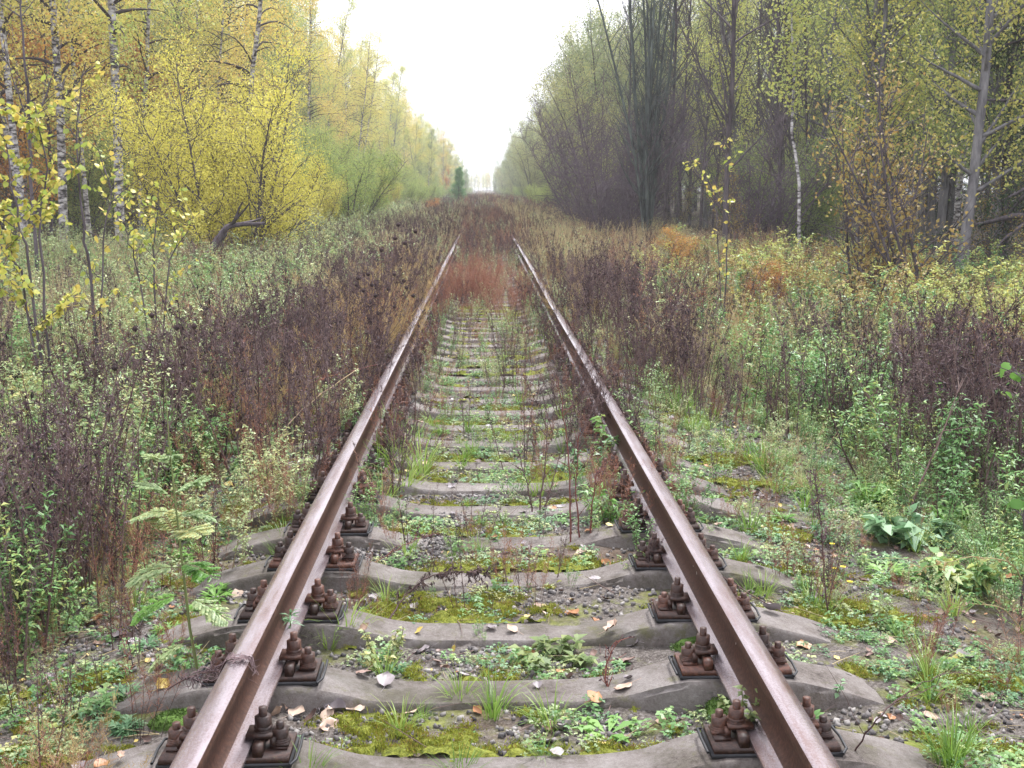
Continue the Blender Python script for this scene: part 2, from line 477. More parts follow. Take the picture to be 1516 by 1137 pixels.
def concrete_mat():
    m, t, p = new_mat("weathered_concrete")
    tc = t.nodes.new('ShaderNodeTexCoord')
    oi = t.nodes.new('ShaderNodeObjectInfo')
    va = t.nodes.new('ShaderNodeVectorMath'); va.operation = 'ADD'
    sc_ = t.nodes.new('ShaderNodeVectorMath'); sc_.operation = 'SCALE'; sc_.inputs[3].default_value = 37.0
    cb = t.nodes.new('ShaderNodeCombineXYZ')
    for i in range(3):
        t.links.new(oi.outputs['Random'], cb.inputs[i])
    t.links.new(cb.outputs[0], sc_.inputs[0]); t.links.new(tc.outputs['Object'], va.inputs[0]); t.links.new(sc_.outputs[0], va.inputs[1])
    n1 = noise(t, 5, 6, .65, vec=va.outputs[0])
    n2 = noise(t, 60, 6, .85, vec=va.outputs[0])
    n3 = noise(t, 2.2, 5, .7, vec=va.outputs[0])
    vo = t.nodes.new('ShaderNodeTexVoronoi'); vo.inputs['Scale'].default_value = 75
    t.links.new(va.outputs[0], vo.inputs['Vector'])
    r = ramp(t, [(.34, (.060, .048, .041)), (.45, (.150, .128, .116)), (.55, (.22, .196, .184)), (.68, (.30, .276, .266))])
    mx = t.nodes.new('ShaderNodeMix'); mx.data_type = 'FLOAT'; mx.inputs[0].default_value = .45
    t.links.new(n1.outputs['Fac'], mx.inputs[2]); t.links.new(n2.outputs['Fac'], mx.inputs[3]); t.links.new(mx.outputs[0], r.inputs[0])
    # pale grains and small dark pits
    gr = ramp(t, [(.06, (1, 1, 1)), (.12, (0, 0, 0))])
    t.links.new(vo.outputs['Distance'], gr.inputs[0])
    gt = t.nodes.new('ShaderNodeMath'); gt.operation = 'GREATER_THAN'; gt.inputs[1].default_value = .72
    sep = t.nodes.new('ShaderNodeSeparateColor'); t.links.new(vo.outputs['Color'], sep.inputs[0]); t.links.new(sep.outputs[0], gt.inputs[0])
    ml = t.nodes.new('ShaderNodeMath'); ml.operation = 'MULTIPLY'; t.links.new(gr.outputs[0], ml.inputs[0]); t.links.new(gt.outputs[0], ml.inputs[1])
    m2 = t.nodes.new('ShaderNodeMix'); m2.data_type = 'RGBA'; t.links.new(ml.outputs[0], m2.inputs[0])
    t.links.new(r.outputs[0], m2.inputs[6]); m2.inputs[7].default_value = (.34, .32, .31, 1)
    # algae and earth stains
    st = ramp(t, [(.50, (0, 0, 0)), (.66, (.75, .75, .75))]); t.links.new(n3.outputs['Fac'], st.inputs[0])
    m3 = t.nodes.new('ShaderNodeMix'); m3.data_type = 'RGBA'; t.links.new(st.outputs[0], m3.inputs[0])
    t.links.new(m2.outputs[2], m3.inputs[6]); m3.inputs[7].default_value = (.075, .068, .045, 1)
    n4 = noise(t, 9, 7, .75, vec=va.outputs[0])
    mo = ramp(t, [(.56, (0, 0, 0)), (.66, (.7, .7, .7))]); t.links.new(n4.outputs['Fac'], mo.inputs[0])
    m5 = t.nodes.new('ShaderNodeMix'); m5.data_type = 'RGBA'; t.links.new(mo.outputs[0], m5.inputs[0])
    t.links.new(m3.outputs[2], m5.inputs[6]); m5.inputs[7].default_value = (.13, .125, .06, 1)
    t.links.new(m5.outputs[2], p.inputs['Base Color'])
    p.inputs['Roughness'].default_value = .82; p.inputs['Specular IOR Level'].default_value = .2
    b = t.nodes.new('ShaderNodeBump'); b.inputs['Strength'].default_value = .8; b.inputs['Distance'].default_value = .012
    t.links.new(n2.outputs['Fac'], b.inputs['Height']); t.links.new(b.outputs[0], p.inputs['Normal'])
    return m


M['concrete'] = concrete_mat()


def ground_mat():
    m, t, p = new_mat("trackside_earth")
    tc = t.nodes.new('ShaderNodeTexCoord'); V = tc.outputs['Object']
    a = noise(t, 1.9, 6, .7, vec=V); b_ = noise(t, 22, 7, .8, vec=V); c = noise(t, 95, 5, .8, vec=V); d = noise(t, .55, 5, .7, vec=V)
    e = noise(t, 4.3, 5, .7, vec=V)
    soil = ramp(t, [(.36, (.030, .025, .023)), (.47, (.085, .072, .064)), (.54, (.15, .132, .12)), (.64, (.30, .275, .26))])
    mx = t.nodes.new('ShaderNodeMix'); mx.data_type = 'FLOAT'; mx.inputs[0].default_value = .62
    t.links.new(b_.outputs['Fac'], mx.inputs[2]); t.links.new(c.outputs['Fac'], mx.inputs[3]); t.links.new(mx.outputs[0], soil.inputs[0])
    moss = ramp(t, [(.3, (.075, .085, .018)), (.55, (.17, .19, .035)), (.75, (.27, .28, .05))])
    t.links.new(b_.outputs['Fac'], moss.inputs[0])
    mk = ramp(t, [(.50, (0, 0, 0)), (.60, (.85, .85, .85))])
    mm = t.nodes.new('ShaderNodeMix'); mm.data_type = 'FLOAT'; mm.inputs[0].default_value = .42
    t.links.new(a.outputs['Fac'], mm.inputs[2]); t.links.new(e.outputs['Fac'], mm.inputs[3]); t.links.new(mm.outputs[0], mk.inputs[0])
    m1 = t.nodes.new('ShaderNodeMix'); m1.data_type = 'RGBA'
    t.links.new(mk.outputs[0], m1.inputs[0]); t.links.new(soil.outputs[0], m1.inputs[6]); t.links.new(moss.outputs[0], m1.inputs[7])
    # damp litter: brown patches
    lk = ramp(t, [(.52, (0, 0, 0)), (.62, (.7, .7, .7))]); t.links.new(d.outputs['Fac'], lk.inputs[0])
    lit = ramp(t, [(.35, (.07, .045, .03)), (.6, (.16, .11, .075)), (.75, (.25, .17, .12))]); t.links.new(b_.outputs['Fac'], lit.inputs[0])
    m2 = t.nodes.new('ShaderNodeMix'); m2.data_type = 'RGBA'
    t.links.new(lk.outputs[0], m2.inputs[0]); t.links.new(m1.outputs[2], m2.inputs[6]); t.links.new(lit.outputs[0], m2.inputs[7])
    sx = t.nodes.new('ShaderNodeSeparateXYZ'); t.links.new(V, sx.inputs[0])
    ab = t.nodes.new('ShaderNodeMath'); ab.operation = 'ABSOLUTE'; t.links.new(sx.outputs[0], ab.inputs[0])
    mr = t.nodes.new('ShaderNodeMapRange'); mr.inputs[1].default_value = 1.7; mr.inputs[2].default_value = 3.0; mr.inputs[4].default_value = .85
    t.links.new(ab.outputs[0], mr.inputs[0])
    shaded_humus = ramp(t, [(.35, (.018, .014, .010)), (.55, (.05, .038, .026)), (.7, (.11, .08, .055))]); t.links.new(b_.outputs['Fac'], shaded_humus.inputs[0])  # humus tone, darkened off the track to paint shade beneath the weeds
    m4 = t.nodes.new('ShaderNodeMix'); m4.data_type = 'RGBA'
    t.links.new(mr.outputs[0], m4.inputs[0]); t.links.new(m2.outputs[2], m4.inputs[6]); t.links.new(shaded_humus.outputs[0], m4.inputs[7])
    t.links.new(m4.outputs[2], p.inputs['Base Color'])
    p.inputs['Roughness'].default_value = .9; p.inputs['Specular IOR Level'].default_value = .12
    bp = t.nodes.new('ShaderNodeBump'); bp.inputs['Strength'].default_value = .8; bp.inputs['Distance'].default_value = .012
    t.links.new(mx.outputs[0], bp.inputs['Height']); t.links.new(bp.outputs[0], p.inputs['Normal'])
    return m


M['ground'] = ground_mat()
M['moss'] = simple_noise_mat("yellow_moss", [(.30, (.045, .05, .012)), (.42, (.10, .115, .022)), (.55, (.185, .20, .035)), (.66, (.25, .26, .06)), (.78, (.26, .15, .06))], 60, .95, 1.0, .012, .1, 9)
M['moss_dark'] = simple_noise_mat("deep_green_moss", [(.3, (.045, .085, .018)), (.55, (.10, .17, .04)), (.8, (.17, .26, .07))], 120, .95, 1.0, .006, .1)


def litter_mat(name, c0, c1, c2):
    m, t, p = new_mat(name)
    n = noise(t, 40, 4, .6)
    oi = t.nodes.new('ShaderNodeObjectInfo')
    ad = t.nodes.new('ShaderNodeMix'); ad.data_type = 'FLOAT'; ad.inputs[0].default_value = .5
    t.links.new(n.outputs['Fac'], ad.inputs[2]); t.links.new(oi.outputs['Random'], ad.inputs[3])
    r = ramp(t, [(.25, c0), (.5, c1), (.75, c2)]); t.links.new(ad.outputs[0], r.inputs[0])
    t.links.new(r.outputs[0], p.inputs['Base Color']); p.inputs['Roughness'].default_value = .5
    return m


LITTER = {
    'grey': litter_mat("grey_dead_leaf", (.16, .135, .14), (.25, .215, .22), (.36, .32, .33)),
    'tan': litter_mat("tan_dead_leaf", (.26, .165, .115), (.38, .26, .19), (.48, .36, .28)),
    'rusty': litter_mat("rusty_dead_leaf", (.22, .09, .035), (.36, .16, .06), (.42, .22, .10)),
    'yellow': litter_mat("yellow_fallen_leaf", (.46, .34, .07), (.56, .42, .12), (.50, .40, .20)),
    'brown': litter_mat("brown_dead_leaf", (.09, .055, .045), (.16, .095, .075), (.24, .15, .12)),
}
M['stone'] = leaf_mat("ballast_stone", [(.035, .033, .036), (.09, .083, .083), (.17, .155, .15), (.30, .28, .265)], 0, .8)
M['paint'] = simple_noise_mat("faded_paint", [(.4, (.25, .23, .21)), (.6, (.55, .54, .5))], 60, .7)

# ------------------------------------------------------------------ ground, haze
def axis_steps(a, b, h0, grow, start):
    out = [start]; h = h0
    while out[-1] < b:
        out.append(out[-1] + h); h *= grow
    return np.array(out)


gx = np.concatenate([np.arange(0, 1.9, .022), axis_steps(1.9, 700, .025, 1.09, 1.9)])
gx = np.concatenate([-gx[::-1][:-1], gx])
gy = np.concatenate([-axis_steps(0, 60, .5, 1.3, -2.0)[::-1][:-1], [-2.0]]) if False else np.array([-60, -30, -15, -8, -4, -2, 0, 1, 1.6, 2.0])
gy = np.concatenate([gy, np.arange(2.1, 8, .022), axis_steps(8, 1200, .023, 1.028, 8.0)])
X, Y = np.meshgrid(gx, gy)
Z = gz(X, Y)
gm = MB()
nx, ny = len(gx), len(gy)
i = (np.arange(ny - 1)[:, None] * nx + np.arange(nx - 1)[None, :]).reshape(-1)
gm.add(np.stack([X, Y, Z], -1).reshape(-1, 3), np.stack([i, i + 1, i + nx + 1, i + nx], -1))
ground = obj("ground", gm.mesh("ground", M['ground'], True))
tag(ground, "mossy gravelly earth of the disused line and its verges", "ground", None, "structure")

hz = MB(); hz.box(-800, 800, -75, 1320, -1.6, 27.5)
hm = bpy.data.materials.new("haze_air"); hm.use_nodes = True
hm.node_tree.nodes.clear()
pv = hm.node_tree.nodes.new('ShaderNodeVolumePrincipled'); ho = hm.node_tree.nodes.new('ShaderNodeOutputMaterial')
pv.inputs['Color'].default_value = (.94, .965, 1, 1); pv.inputs['Density'].default_value = .0008
hm.node_tree.links.new(pv.outputs[0], ho.inputs['Volume'])
haze = obj("haze", hz.mesh("haze", hm))
tag(haze, "thin pale autumn mist hanging over the railway cutting", "haze", None, "stuff")

# ------------------------------------------------------------------ track
GAUGE_X = 0.797
RAIL_TOP = 0.325
SEAT = 0.108


def rail_profile():
    # half profile of a heavy flat-bottomed rail, from the foot up (x, z), z = 0 at the underside
    h = [(.075, 0.0), (.075, .010), (.070, .014), (.030, .026), (.014, .040), (.0095, .060), (.0095, .120), (.014, .134),
         (.034, .142), (.0365, .147), (.0375, .166), (.034, .175), (.027, .1788), (.012, .180)]
    return h + [(-x, z) for x, z in h[::-1]]


def make_rail(name, cx, label):
    pr = np.array(rail_profile())
    ys = np.concatenate([np.arange(.8, 12, .35), np.arange(12, 160, 2.0)])
    wob = (vnoise(ys, ys * 0 + cx, 2.7, 21) - .5) * .012 + (vnoise(ys, ys * 0 + cx, 12, 22) - .5) * .03
    wz = (vnoise(ys, ys * 0 + cx, 5, 23) - .5) * .012
    wob[ys < 5] *= .4
    n = len(pr)
    v = np.stack([np.stack([cx + pr[:, 0] + w, np.full(n, y), RAIL_TOP - .18 + pr[:, 1] + z], 1) for y, w, z in zip(ys, wob, wz)])
    i = np.arange(len(ys) - 1)[:, None] * n; j = np.arange(n)[None, :]; k = (j + 1) % n
    b = MB()
    zf = (pr[:, 1] + np.roll(pr[:, 1], -1)) / 2
    web = ((zf > .030) & (zf < .1745)).astype(int)  # sides get the shade-darkened rust, top and foot the paler steel
    b.add(v.reshape(-1, 3), np.stack([i + j, i + k, i + n + k, i + n + j], -1).reshape(-1, 4), np.tile(web, len(ys) - 1))
    me = b.mesh("rail", [M['rail'], M['rail_web_shade']], True)
    o = obj("rail", me)
    me.set_sharp_from_angle(angle=R(38))
    tag(o, label, "rail", "rails of the disused track")
    return o


rail_l = make_rail("rail", -GAUGE_X, "rusty rail with a dry brown seed head lying across it, beside the tall feathery plant")
rail_r = make_rail("rail", GAUGE_X, "rusty rail with worn pale paint marks on its web and a nettle leaning on it")
for (yy, zz, l, hgt) in ((4.30, .115, .012, .030), (4.335, .100, .010, .034), (4.37, .113, .022, .008), (4.41, .10, .010, .020), (3.62, .10, .006, .028), (4.47, .118, .016, .006)):
    pm = MB()
    pm.box(GAUGE_X - .0118, GAUGE_X - .0090, yy, yy + l, RAIL_TOP - .18 + zz - hgt / 2, RAIL_TOP - .18 + zz + hgt / 2)
    obj("paint_mark", pm.mesh("paint_mark", M['paint']), rail_r)


def sleeper_mesh(seed):
    """pretensioned concrete sleeper: raised seats below the rails, a lower waist, sloping ends"""
    xs = np.concatenate([[-1.352, -1.35], np.linspace(-1.33, 1.33, 75), [1.35, 1.352]])
    ax = np.abs(xs)
    top = np.interp(ax, [0, .30, .42, .56, .64, .95, 1.02, 1.20, 1.33, 1.352], [.037, .039, .051, .090, .1060, .1075, .100, .058, .010, -.004])
    hw = np.interp(ax, [0, .35, .56, .66, .95, 1.1, 1.352], [.094, .095, .102, .110, .110, .112, .118])
    bw = np.interp(ax, [0, .4, .6, 1.352], [.112, .114, .126, .136])
    r = np.random.default_rng(seed)
    rows = []
    for x, t, w, bq in zip(xs, top, hw, bw):
        e = .007
        k = (bq - w) / .15
        sect = [(-bq - .01, -.12), (-w - k * .02 - .003, t - .018), (-w, t - .006), (-w + e, t), (0, t + .003), (w - e, t), (w, t - .006), (w + k * .02 + .003, t - .018), (bq + .01, -.12)]
        rows.append([(x, y, z) for y, z in sect])
    v = np.array(rows, float)
    nz = (vnoise(v[..., 0] * 1 + seed * 5, v[..., 1] + v[..., 2], .09, seed) - .5)
    v[:, 1:-1, 2] += nz[:, 1:-1] * .004
    v[:, 1:-1, 1] += (vnoise(v[..., 0], v[..., 2] * 3 + v[..., 1], .12, seed + 50)[:, 1:-1] - .5) * .004
    # chipped edges
    ch = vnoise(v[..., 0], v[..., 1] * 0 + seed, .05, seed + 9) > .80
    v[:, 2, 2] -= ch[:, 2] * r.random(len(xs)) * .016
    v[:, 6, 2] -= ch[:, 6] * r.random(len(xs)) * .012
    v[:, 2, 1] += ch[:, 2] * .006
    v[0, :, 2] -= .05; v[-1, :, 2] -= .05
    n = v.shape[1]
    b = MB()
    i = np.arange(len(xs) - 1)[:, None] * n; j = np.arange(n - 1)[None, :]
    b.add(v.reshape(-1, 3), np.stack([i + j, i + n + j, i + n + j + 1, i + j + 1], -1).reshape(-1, 4))
    for e_ in (0, len(xs) - 1):
        o_ = e_ * n
        b.add(v[e_], [(0, 1, 7, 8), (1, 2, 6, 7), (2, 3, 5, 6)] if e_ == 0 else [(8, 7, 1, 0), (7, 6, 2, 1), (6, 5, 3, 2)])
    me = b.mesh("sleeper", M['concrete'], True)
    me.set_sharp_from_angle(angle=R(34))
    return me


sleeper_meshes = [sleeper_mesh(s) for s in range(1, 6)]


def plate_mesh():
    b = MB()
    b.box(-.185, .185, -.080, .080, .010, .026)
    for s in (-1, 1):                               # shoulders beside the rail foot with a slot for the clip bolt
        b.box(s * .096 - .014, s * .096 + .014, -.078, -.026, .0262, .060)
        b.box(s * .096 - .014, s * .096 + .014, .026, .078, .0262, .060)
        b.box(s * .150 - .024, s * .150 + .024, -.034, .034, .0263, .034)
    return b.mesh("base_plate", M['iron'])


def pad_mesh():
    b = MB()
    # thin pad whose bent rim shows round the plate
    b.box(-.192, .192, -.083, .083, -.004, .0095)
    b.tube([(.19, -.088, .008), (.205, -.07, .016), (.207, .0, .020), (.203, .08, .016)], .0045, 5)
    b.tube([(-.19, .088, .008), (-.205, .07, .016), (-.207, .0, .020), (-.203, -.08, .016)], .0045, 5)
    return b.mesh("rubber_pad", M['rubber'])


def clip_bolt_mesh(s):
    """clamp over the rail foot with its washer, spring rings, nut and the bolt end"""
    b = MB()
    x = s * .103
    b.box(x - s * .046 if s > 0 else x - .030, x + .030 if s > 0 else x + .046, -.034, .034, .0615, .074)      # clamp top
    b.box(x + s * .030 - .008, x + s * .030 + .008, -.033, .033, .036, .0612)
    b.prism(x, 0, .0742, .0785, .0275, 10)
    b.prism(x, 0, .0787, .0835, .0255, 10, rot=.1)
    b.prism(x, 0, .0838, .0885, .0275, 10)
    b.prism(x, 0, .0887, .1170, .0245, 6, r1=.0245, rot=.1)
    b.prism(x, 0, .1172, .1430, .0125, 8, r1=.0120)
    return b.mesh("clip_bolt", M['iron'])


def anchor_bolt_mesh(s):
    b = MB()
    x = s * .152; y = s * -.012
    b.box(x - .026, x + .026, y - .026, y + .026, .0342, .041)
    b.prism(x, y, .0412, .0470, .028, 10)
    b.prism(x, y, .0472, .0520, .026, 10, rot=.2)
    b.prism(x, y, .0522, .0780, .0245, 6, r1=.0245, rot=.5)
    b.prism(x, y, .0782, .0970, .0120, 8, r1=.0118)
    return b.mesh("anchor_bolt", M['iron'])


PL, PD = plate_mesh(), pad_mesh()
CB = {s: clip_bolt_mesh(s) for s in (-1, 1)}; AB = {s: anchor_bolt_mesh(s) for s in (-1, 1)}

SLEEPER_Y = [2.535, 3.085, 3.627, 4.175, 4.79, 5.31, 5.84, 6.35]
while SLEEPER_Y[-1] < 46:
    SLEEPER_Y.append(SLEEPER_Y[-1] + .545)
names = ["bare grey concrete sleeper cut off by the bottom edge of the photo",
         "concrete sleeper with a wide band of yellow moss along its far side",
         "clean pale concrete sleeper in front of the heap of grey dead leaves",
         "concrete sleeper whose lower edge is hidden by the dark withered spray",
         "concrete sleeper mostly buried in gravel and moss, only a short strip bare",
         "concrete sleeper with the small light green grass tuft on its far side",
         "narrow showing concrete sleeper just behind the light green grass tuft",
         "concrete sleeper beside the trailing green grass clump at the rail",
         "concrete sleeper under the long fallen twig with hanging black leaves",
         "concrete sleeper directly beyond the long fallen twig"]
ORD = 'first second third fourth fifth sixth seventh eighth ninth tenth eleventh twelfth thirteenth fourteenth fifteenth sixteenth seventeenth eighteenth nineteenth twentieth'.split()
for n_, y in enumerate(SLEEPER_Y):
    o = obj("sleeper", sleeper_meshes[n_ % 5], None, (rng.normal(0, .012), y + .085, rng.normal(0, .006)), (0, rng.normal(0, .004), rng.normal(0, .010)))
    if n_ == 0:
        o.location.z += .0
    lab = names[n_] if n_ < len(names) else ("half sunk concrete sleeper beyond the fallen twig, counted %s from it" % ORD[n_ - 10] if y < 17
                                               else "grey concrete sleeper overgrown by dry weeds beyond the reddish tuft")
    tag(o, lab, "sleeper", "concrete sleepers of the track")
    for s in (-1, 1):
        p = obj("base_plate", PL, o, (s * GAUGE_X - o.location.x, 0, SEAT), (0, 0, 0))
        if y < 26:
            obj("rubber_pad", PD, p)
            for t_ in (-1, 1):
                obj("clip_bolt", CB[t_], p, (0, rng.normal(0, .004), 0), (rng.normal(0, .015), 0, 0), (1, 1, rng.uniform(.93, 1.06)))
                if rng.random() > .07:
                    obj("anchor_bolt", AB[t_], p, (0, rng.normal(0, .006), 0), (rng.normal(0, .02), 0, 0), (1, 1, rng.uniform(.88, 1.08)))

# ------------------------------------------------------------------ vegetation on the track bed (moss)
def moss_patch(name, x0, x1, y0, y1, step, thr, hgt, seed, mat, label, bias=None):
    xs = np.arange(x0, x1, step); ys = np.arange(y0, y1, step)
    Xm, Ym = np.meshgrid(xs, ys)
    f = vnoise(Xm, Ym, .38, seed) * .34 + vnoise(Xm, Ym, .14, seed + 1) * .24 + vnoise(Xm, Ym, .055, seed + 2) * .26 + vnoise(Xm, Ym, .025, seed + 6) * .16
    if bias is not None:
        f = f + bias(Xm, Ym)
    g = np.clip((f - thr) / .13, -1, 1)
    lump = vnoise(Xm, Ym, .026, seed + 3) * 1.0 + vnoise(Xm, Ym, .07, seed + 4) * .4
    Zm = gz(Xm, Ym) + np.where(g > 0, np.sqrt(np.clip(g, 0, 1)) * hgt * (.45 + lump), g * .05)
    keep = g > -.15
    nx_, ny_ = len(xs), len(ys)
    ii = (np.arange(ny_ - 1)[:, None] * nx_ + np.arange(nx_ - 1)[None, :])
    k = (keep[:-1, :-1] & keep[1:, :-1] & keep[:-1, 1:] & keep[1:, 1:]).reshape(-1)
    ii = ii.reshape(-1)[k]
    q = np.stack([ii, ii + 1, ii + nx_ + 1, ii + nx_], -1)
    used = np.unique(q); mp = np.zeros(nx_ * ny_, int); mp[used] = np.arange(len(used))
    b = MB(); b.add(np.stack([Xm, Ym, Zm], -1).reshape(-1, 3)[used], mp[q])
    o = obj(name, b.mesh(name, mat, True))
    return tag(o, label, "moss", None, "stuff")


SL = np.array(SLEEPER_Y)


def behind_sleeper(x, y):
    """moss favours the strip along the far foot of each sleeper"""
    d = y[..., None] - (SL + .17)[None, None, :]
    best = np.min(np.where(d > 0.0, d, 9), -1)
    return np.interp(best, [0, .03, .12, .22, .4], [.16, .16, .06, -.06, -.02]) - np.clip(np.abs(x) - 1.35, 0, 1) * .3


moss_patch("moss", -1.9, 1.9, 2.3, 9.0, .0105, .60, .015, 31, M['moss'], "yellow green moss cushions along the feet of the sleepers", behind_sleeper)
moss_patch("moss", -2.2, 2.4, 9.0, 17.0, .022, .58, .020, 35, M['moss'], "yellow green moss between the sleepers farther up the track", behind_sleeper)

# ------------------------------------------------------------------ trees
def polyline(start, d, L, n, wander, up=0.0, r=rng):
    """a twisting limb: direction d, length L; up > 0 turns it skyward, up < 0 lets it droop"""
    P = [np.array(start, float)]
    d = np.array(d, float); d /= np.linalg.norm(d)
    for k in range(n):
        d = d + r.normal(0, wander, 3) + np.array([0, 0, up / n])
        d /= np.linalg.norm(d)
        P.append(P[-1] + d * L / n)
    return np.array(P)


def grow(seed, H, r0, base, n_br, br_len, elev, up, n_tw, tw_len, per_tw, leaf, prof, leafmat=0, spread=.12, lean=.02, stems=1,
         stem_spread=.0, sides=7, drop=0.25, leaf_w=.75, twig_r=.008, birch=False, hang=.5, dead_low=0):
    """returns (wood, leaves): trunk with limbs and twigs, and the leaves on them"""
    r = np.random.default_rng(seed)
    wood, lf = MB(), MB()
    C, A = [], []
    for s in range(stems):
        a0 = r.random() * 6.28
        st = np.array([math.cos(a0), math.sin(a0), 0]) * stem_spread * r.random() * .35
        d0 = np.array([math.cos(a0) * stem_spread * r.uniform(.3, 1), math.sin(a0) * stem_spread * r.uniform(.3, 1), 1.0])
        Hs = H * (1 if s == 0 else r.uniform(.7, 1))
        rs = r0 * (1 if s == 0 else r.uniform(.6, .95))
        N = 14
        T = polyline(st - np.array([0, 0, .4]), d0, Hs + .4, N, lean, .12 if stems > 1 else .05, r)
        tt = np.linspace(0, 1, N + 1)
        rad = rs * (1 - tt) ** .8 + .006
        rad[0] *= 1.35
        wood.tube(T, rad, sides, 0, np.clip((tt - .62) * 3, 0, 1).repeat(sides) if birch else 0.0)
        clump = r.random(7) * 6.28
        for bi in range(n_br):
            t = base + (1 - base) * ((bi + r.random()) / n_br) ** .9 * .985
            L = br_len * prof((t - base) / (1 - base)) * r.uniform(.6, 1.2)
            if L < .15:
                continue
            f = t * N; k = min(int(f), N - 1); p0 = T[k] + (T[k + 1] - T[k]) * (f - k)
            az = clump[bi % 7] + bi * 2.4 + r.normal(0, .5)
            e = elev + r.normal(0, .18)
            d = np.array([math.cos(az) * math.cos(e), math.sin(az) * math.cos(e), math.sin(e)])
            nb = 6
            B = polyline(p0, d, L, nb, .10, up, r)
            rb = min(rs * (1 - t) ** .8 * .55 + .004, .05 * L ** .5)
            wood.tube(B, np.linspace(rb, twig_r * .5, nb + 1), 4, 0, 1.0 if birch else 0.0)
            bare = r.random() < drop
            for w in range(max(1, int(n_tw * (.5 + L / br_len * .6)))):
                u = r.uniform(.22, 1.0); f2 = u * nb; k2 = min(int(f2), nb - 1)
                q0 = B[k2] + (B[k2 + 1] - B[k2]) * (f2 - k2)
                dd = (B[k2 + 1] - B[k2]); dd /= np.linalg.norm(dd)
                dd = dd + r.normal(0, .6, 3) + np.array([0, 0, up * .15])
                Lw = tw_len * r.uniform(.5, 1.25)
                W = polyline(q0, dd, Lw, 3, .12, up * .8, r)
                wood.tube(W, [twig_r, twig_r * .75, twig_r * .5, twig_r * .25], 3, 0, 1.0 if birch else 0.0)
                if per_tw and not bare:
                    n = r.poisson(per_tw)
                    uu = r.random(n) * 2.999; ki = uu.astype(int)
                    c = W[ki] + (W[ki + 1] - W[ki]) * (uu - ki)[:, None] + r.normal(0, spread, (n, 3))
                    C.append(c)
    if C:
        c = np.concatenate(C); n = len(c)
        ax = r.normal(size=(n, 3)); ax[:, 2] -= hang
        nr = r.normal(size=(n, 3)); nr[:, 2] += .6
        lf.leaves(c, ax, nr, leaf * r.uniform(.65, 1.25, n), leaf * leaf_w * r.uniform(.7, 1.1, n), leafmat, r.random(n), r.uniform(-.1, .3, n))
    return wood, lf


dome = lambda t: (math.sin(math.pi * min(1, t * .85 + .13))) ** .8
cone = lambda t: max(.06, 1 - t) ** .85
broom = lambda t: max(.1, 1 - t * .85)

KIND = {}


def kind(name, woodmat, leafmat, label, cat, variants, wood_name="trunk", leaf_name="crown"):
    KIND[name] = (label, cat, [(w.mesh(name + "_" + wood_name, woodmat, True), l.mesh(name + "_" + leaf_name, leafmat) if l.v else None) for w, l in variants], wood_name, leaf_name)


kind("birch_tree", M['birch'], M['birch_leaf'], "", "tree", [
    grow(100 + k, h, 0.11, .22, 56, 2.7, .7, -.9, 6, 1.0, 42, .088, dome, birch=True, spread=.20, lean=.025, drop=.10) for k, h in enumerate((17, 19, 16, 18))])
kind("aspen_tree", M['bark_grey'], M['aspen_leaf'], "", "tree", [
    grow(120 + k, h, .12, .12, 60, 2.7, .6, .5, 6, 1.0, 44, .09, dome, spread=.22, lean=.03, drop=.10) for k, h in enumerate((17, 18.5, 15.5))])
kind("alder_tree", M['bark_dark'], M['green_leaf'], "", "tree", [
    grow(140 + k, h, .11, .08, 62, 2.9, .75, .35, 6, 1.0, 44, .09, dome, spread=.26, lean=.05, drop=.08) for k, h in enumerate((13.5, 15.5, 12))])
kind("rowan_tree", M['bark_dark'], M['orange_leaf'], "", "tree", [
    grow(160 + k, h, .07, .15, 34, 2.0, .6, .3, 6, .8, 28, .10, dome, spread=.18, lean=.05, drop=.12, stems=2, stem_spread=.22) for k, h in enumerate((7.5, 9))])
kind("bare_tree", M['bark_dark'], None, "", "tree", [
    (lambda wl: (wl[0], MB()))(grow(180 + k, h, .068, .16, 60, 2.8, .95, .35, 10, .9, 0, .1, broom, lean=.025, twig_r=.009, stems=1)) for k, h in enumerate((15, 16.5, 14))])
kind("grove_stem_tree", M['bark_lichen'], None, "", "tree", [
    (lambda wl: (wl[0], MB()))(grow(200 + k, h, .058, .16, 30, 1.9, .95, .5, 8, .8, 0, .1, broom, lean=.03, twig_r=.006, stems=10, stem_spread=.13)) for k, h in enumerate((15,))])
kind("spruce_tree", M['bark_dark'], M['spruce'], "", "tree", [
    grow(220 + k, h, .16, .06, 90, 2.5, -.10, -.35, 8, .75, 34, .10, cone, spread=.09, lean=.006, drop=.03, leaf_w=.34, hang=.9) for k, h in enumerate((18, 21))])
kind("young_spruce_tree", M['bark_dark'], M['young_spruce'], "", "tree", [
    grow(240, 6.5, .08, .03, 110, 1.9, .15, -.1, 9, .5, 34, .13, cone, spread=.12, lean=.006, drop=.0, leaf_w=.4, hang=.3)])
kind("willow_shrub", M['bark_dark'], M['willow_leaf'], "", "shrub", [
    grow(260 + k, h, .045, .05, 24, 1.5, .7, .2, 7, .6, 38, .058, broom, spread=.14, lean=.05, drop=.12, stems=13, stem_spread=.8, leaf_w=.5) for k, h in enumerate((4.8, 4.2))], "stems", "foliage")
kind("green_willow_shrub", M['bark_dark'], M['willow_green'], "", "shrub", [
    grow(270 + k, h, .05, .12, 22, 1.8, .6, .2, 7, .7, 44, .065, broom, spread=.14, lean=.05, drop=.05, stems=10, stem_spread=.7, leaf_w=.5) for k, h in enumerate((4.6, 5.2))], "stems", "foliage")
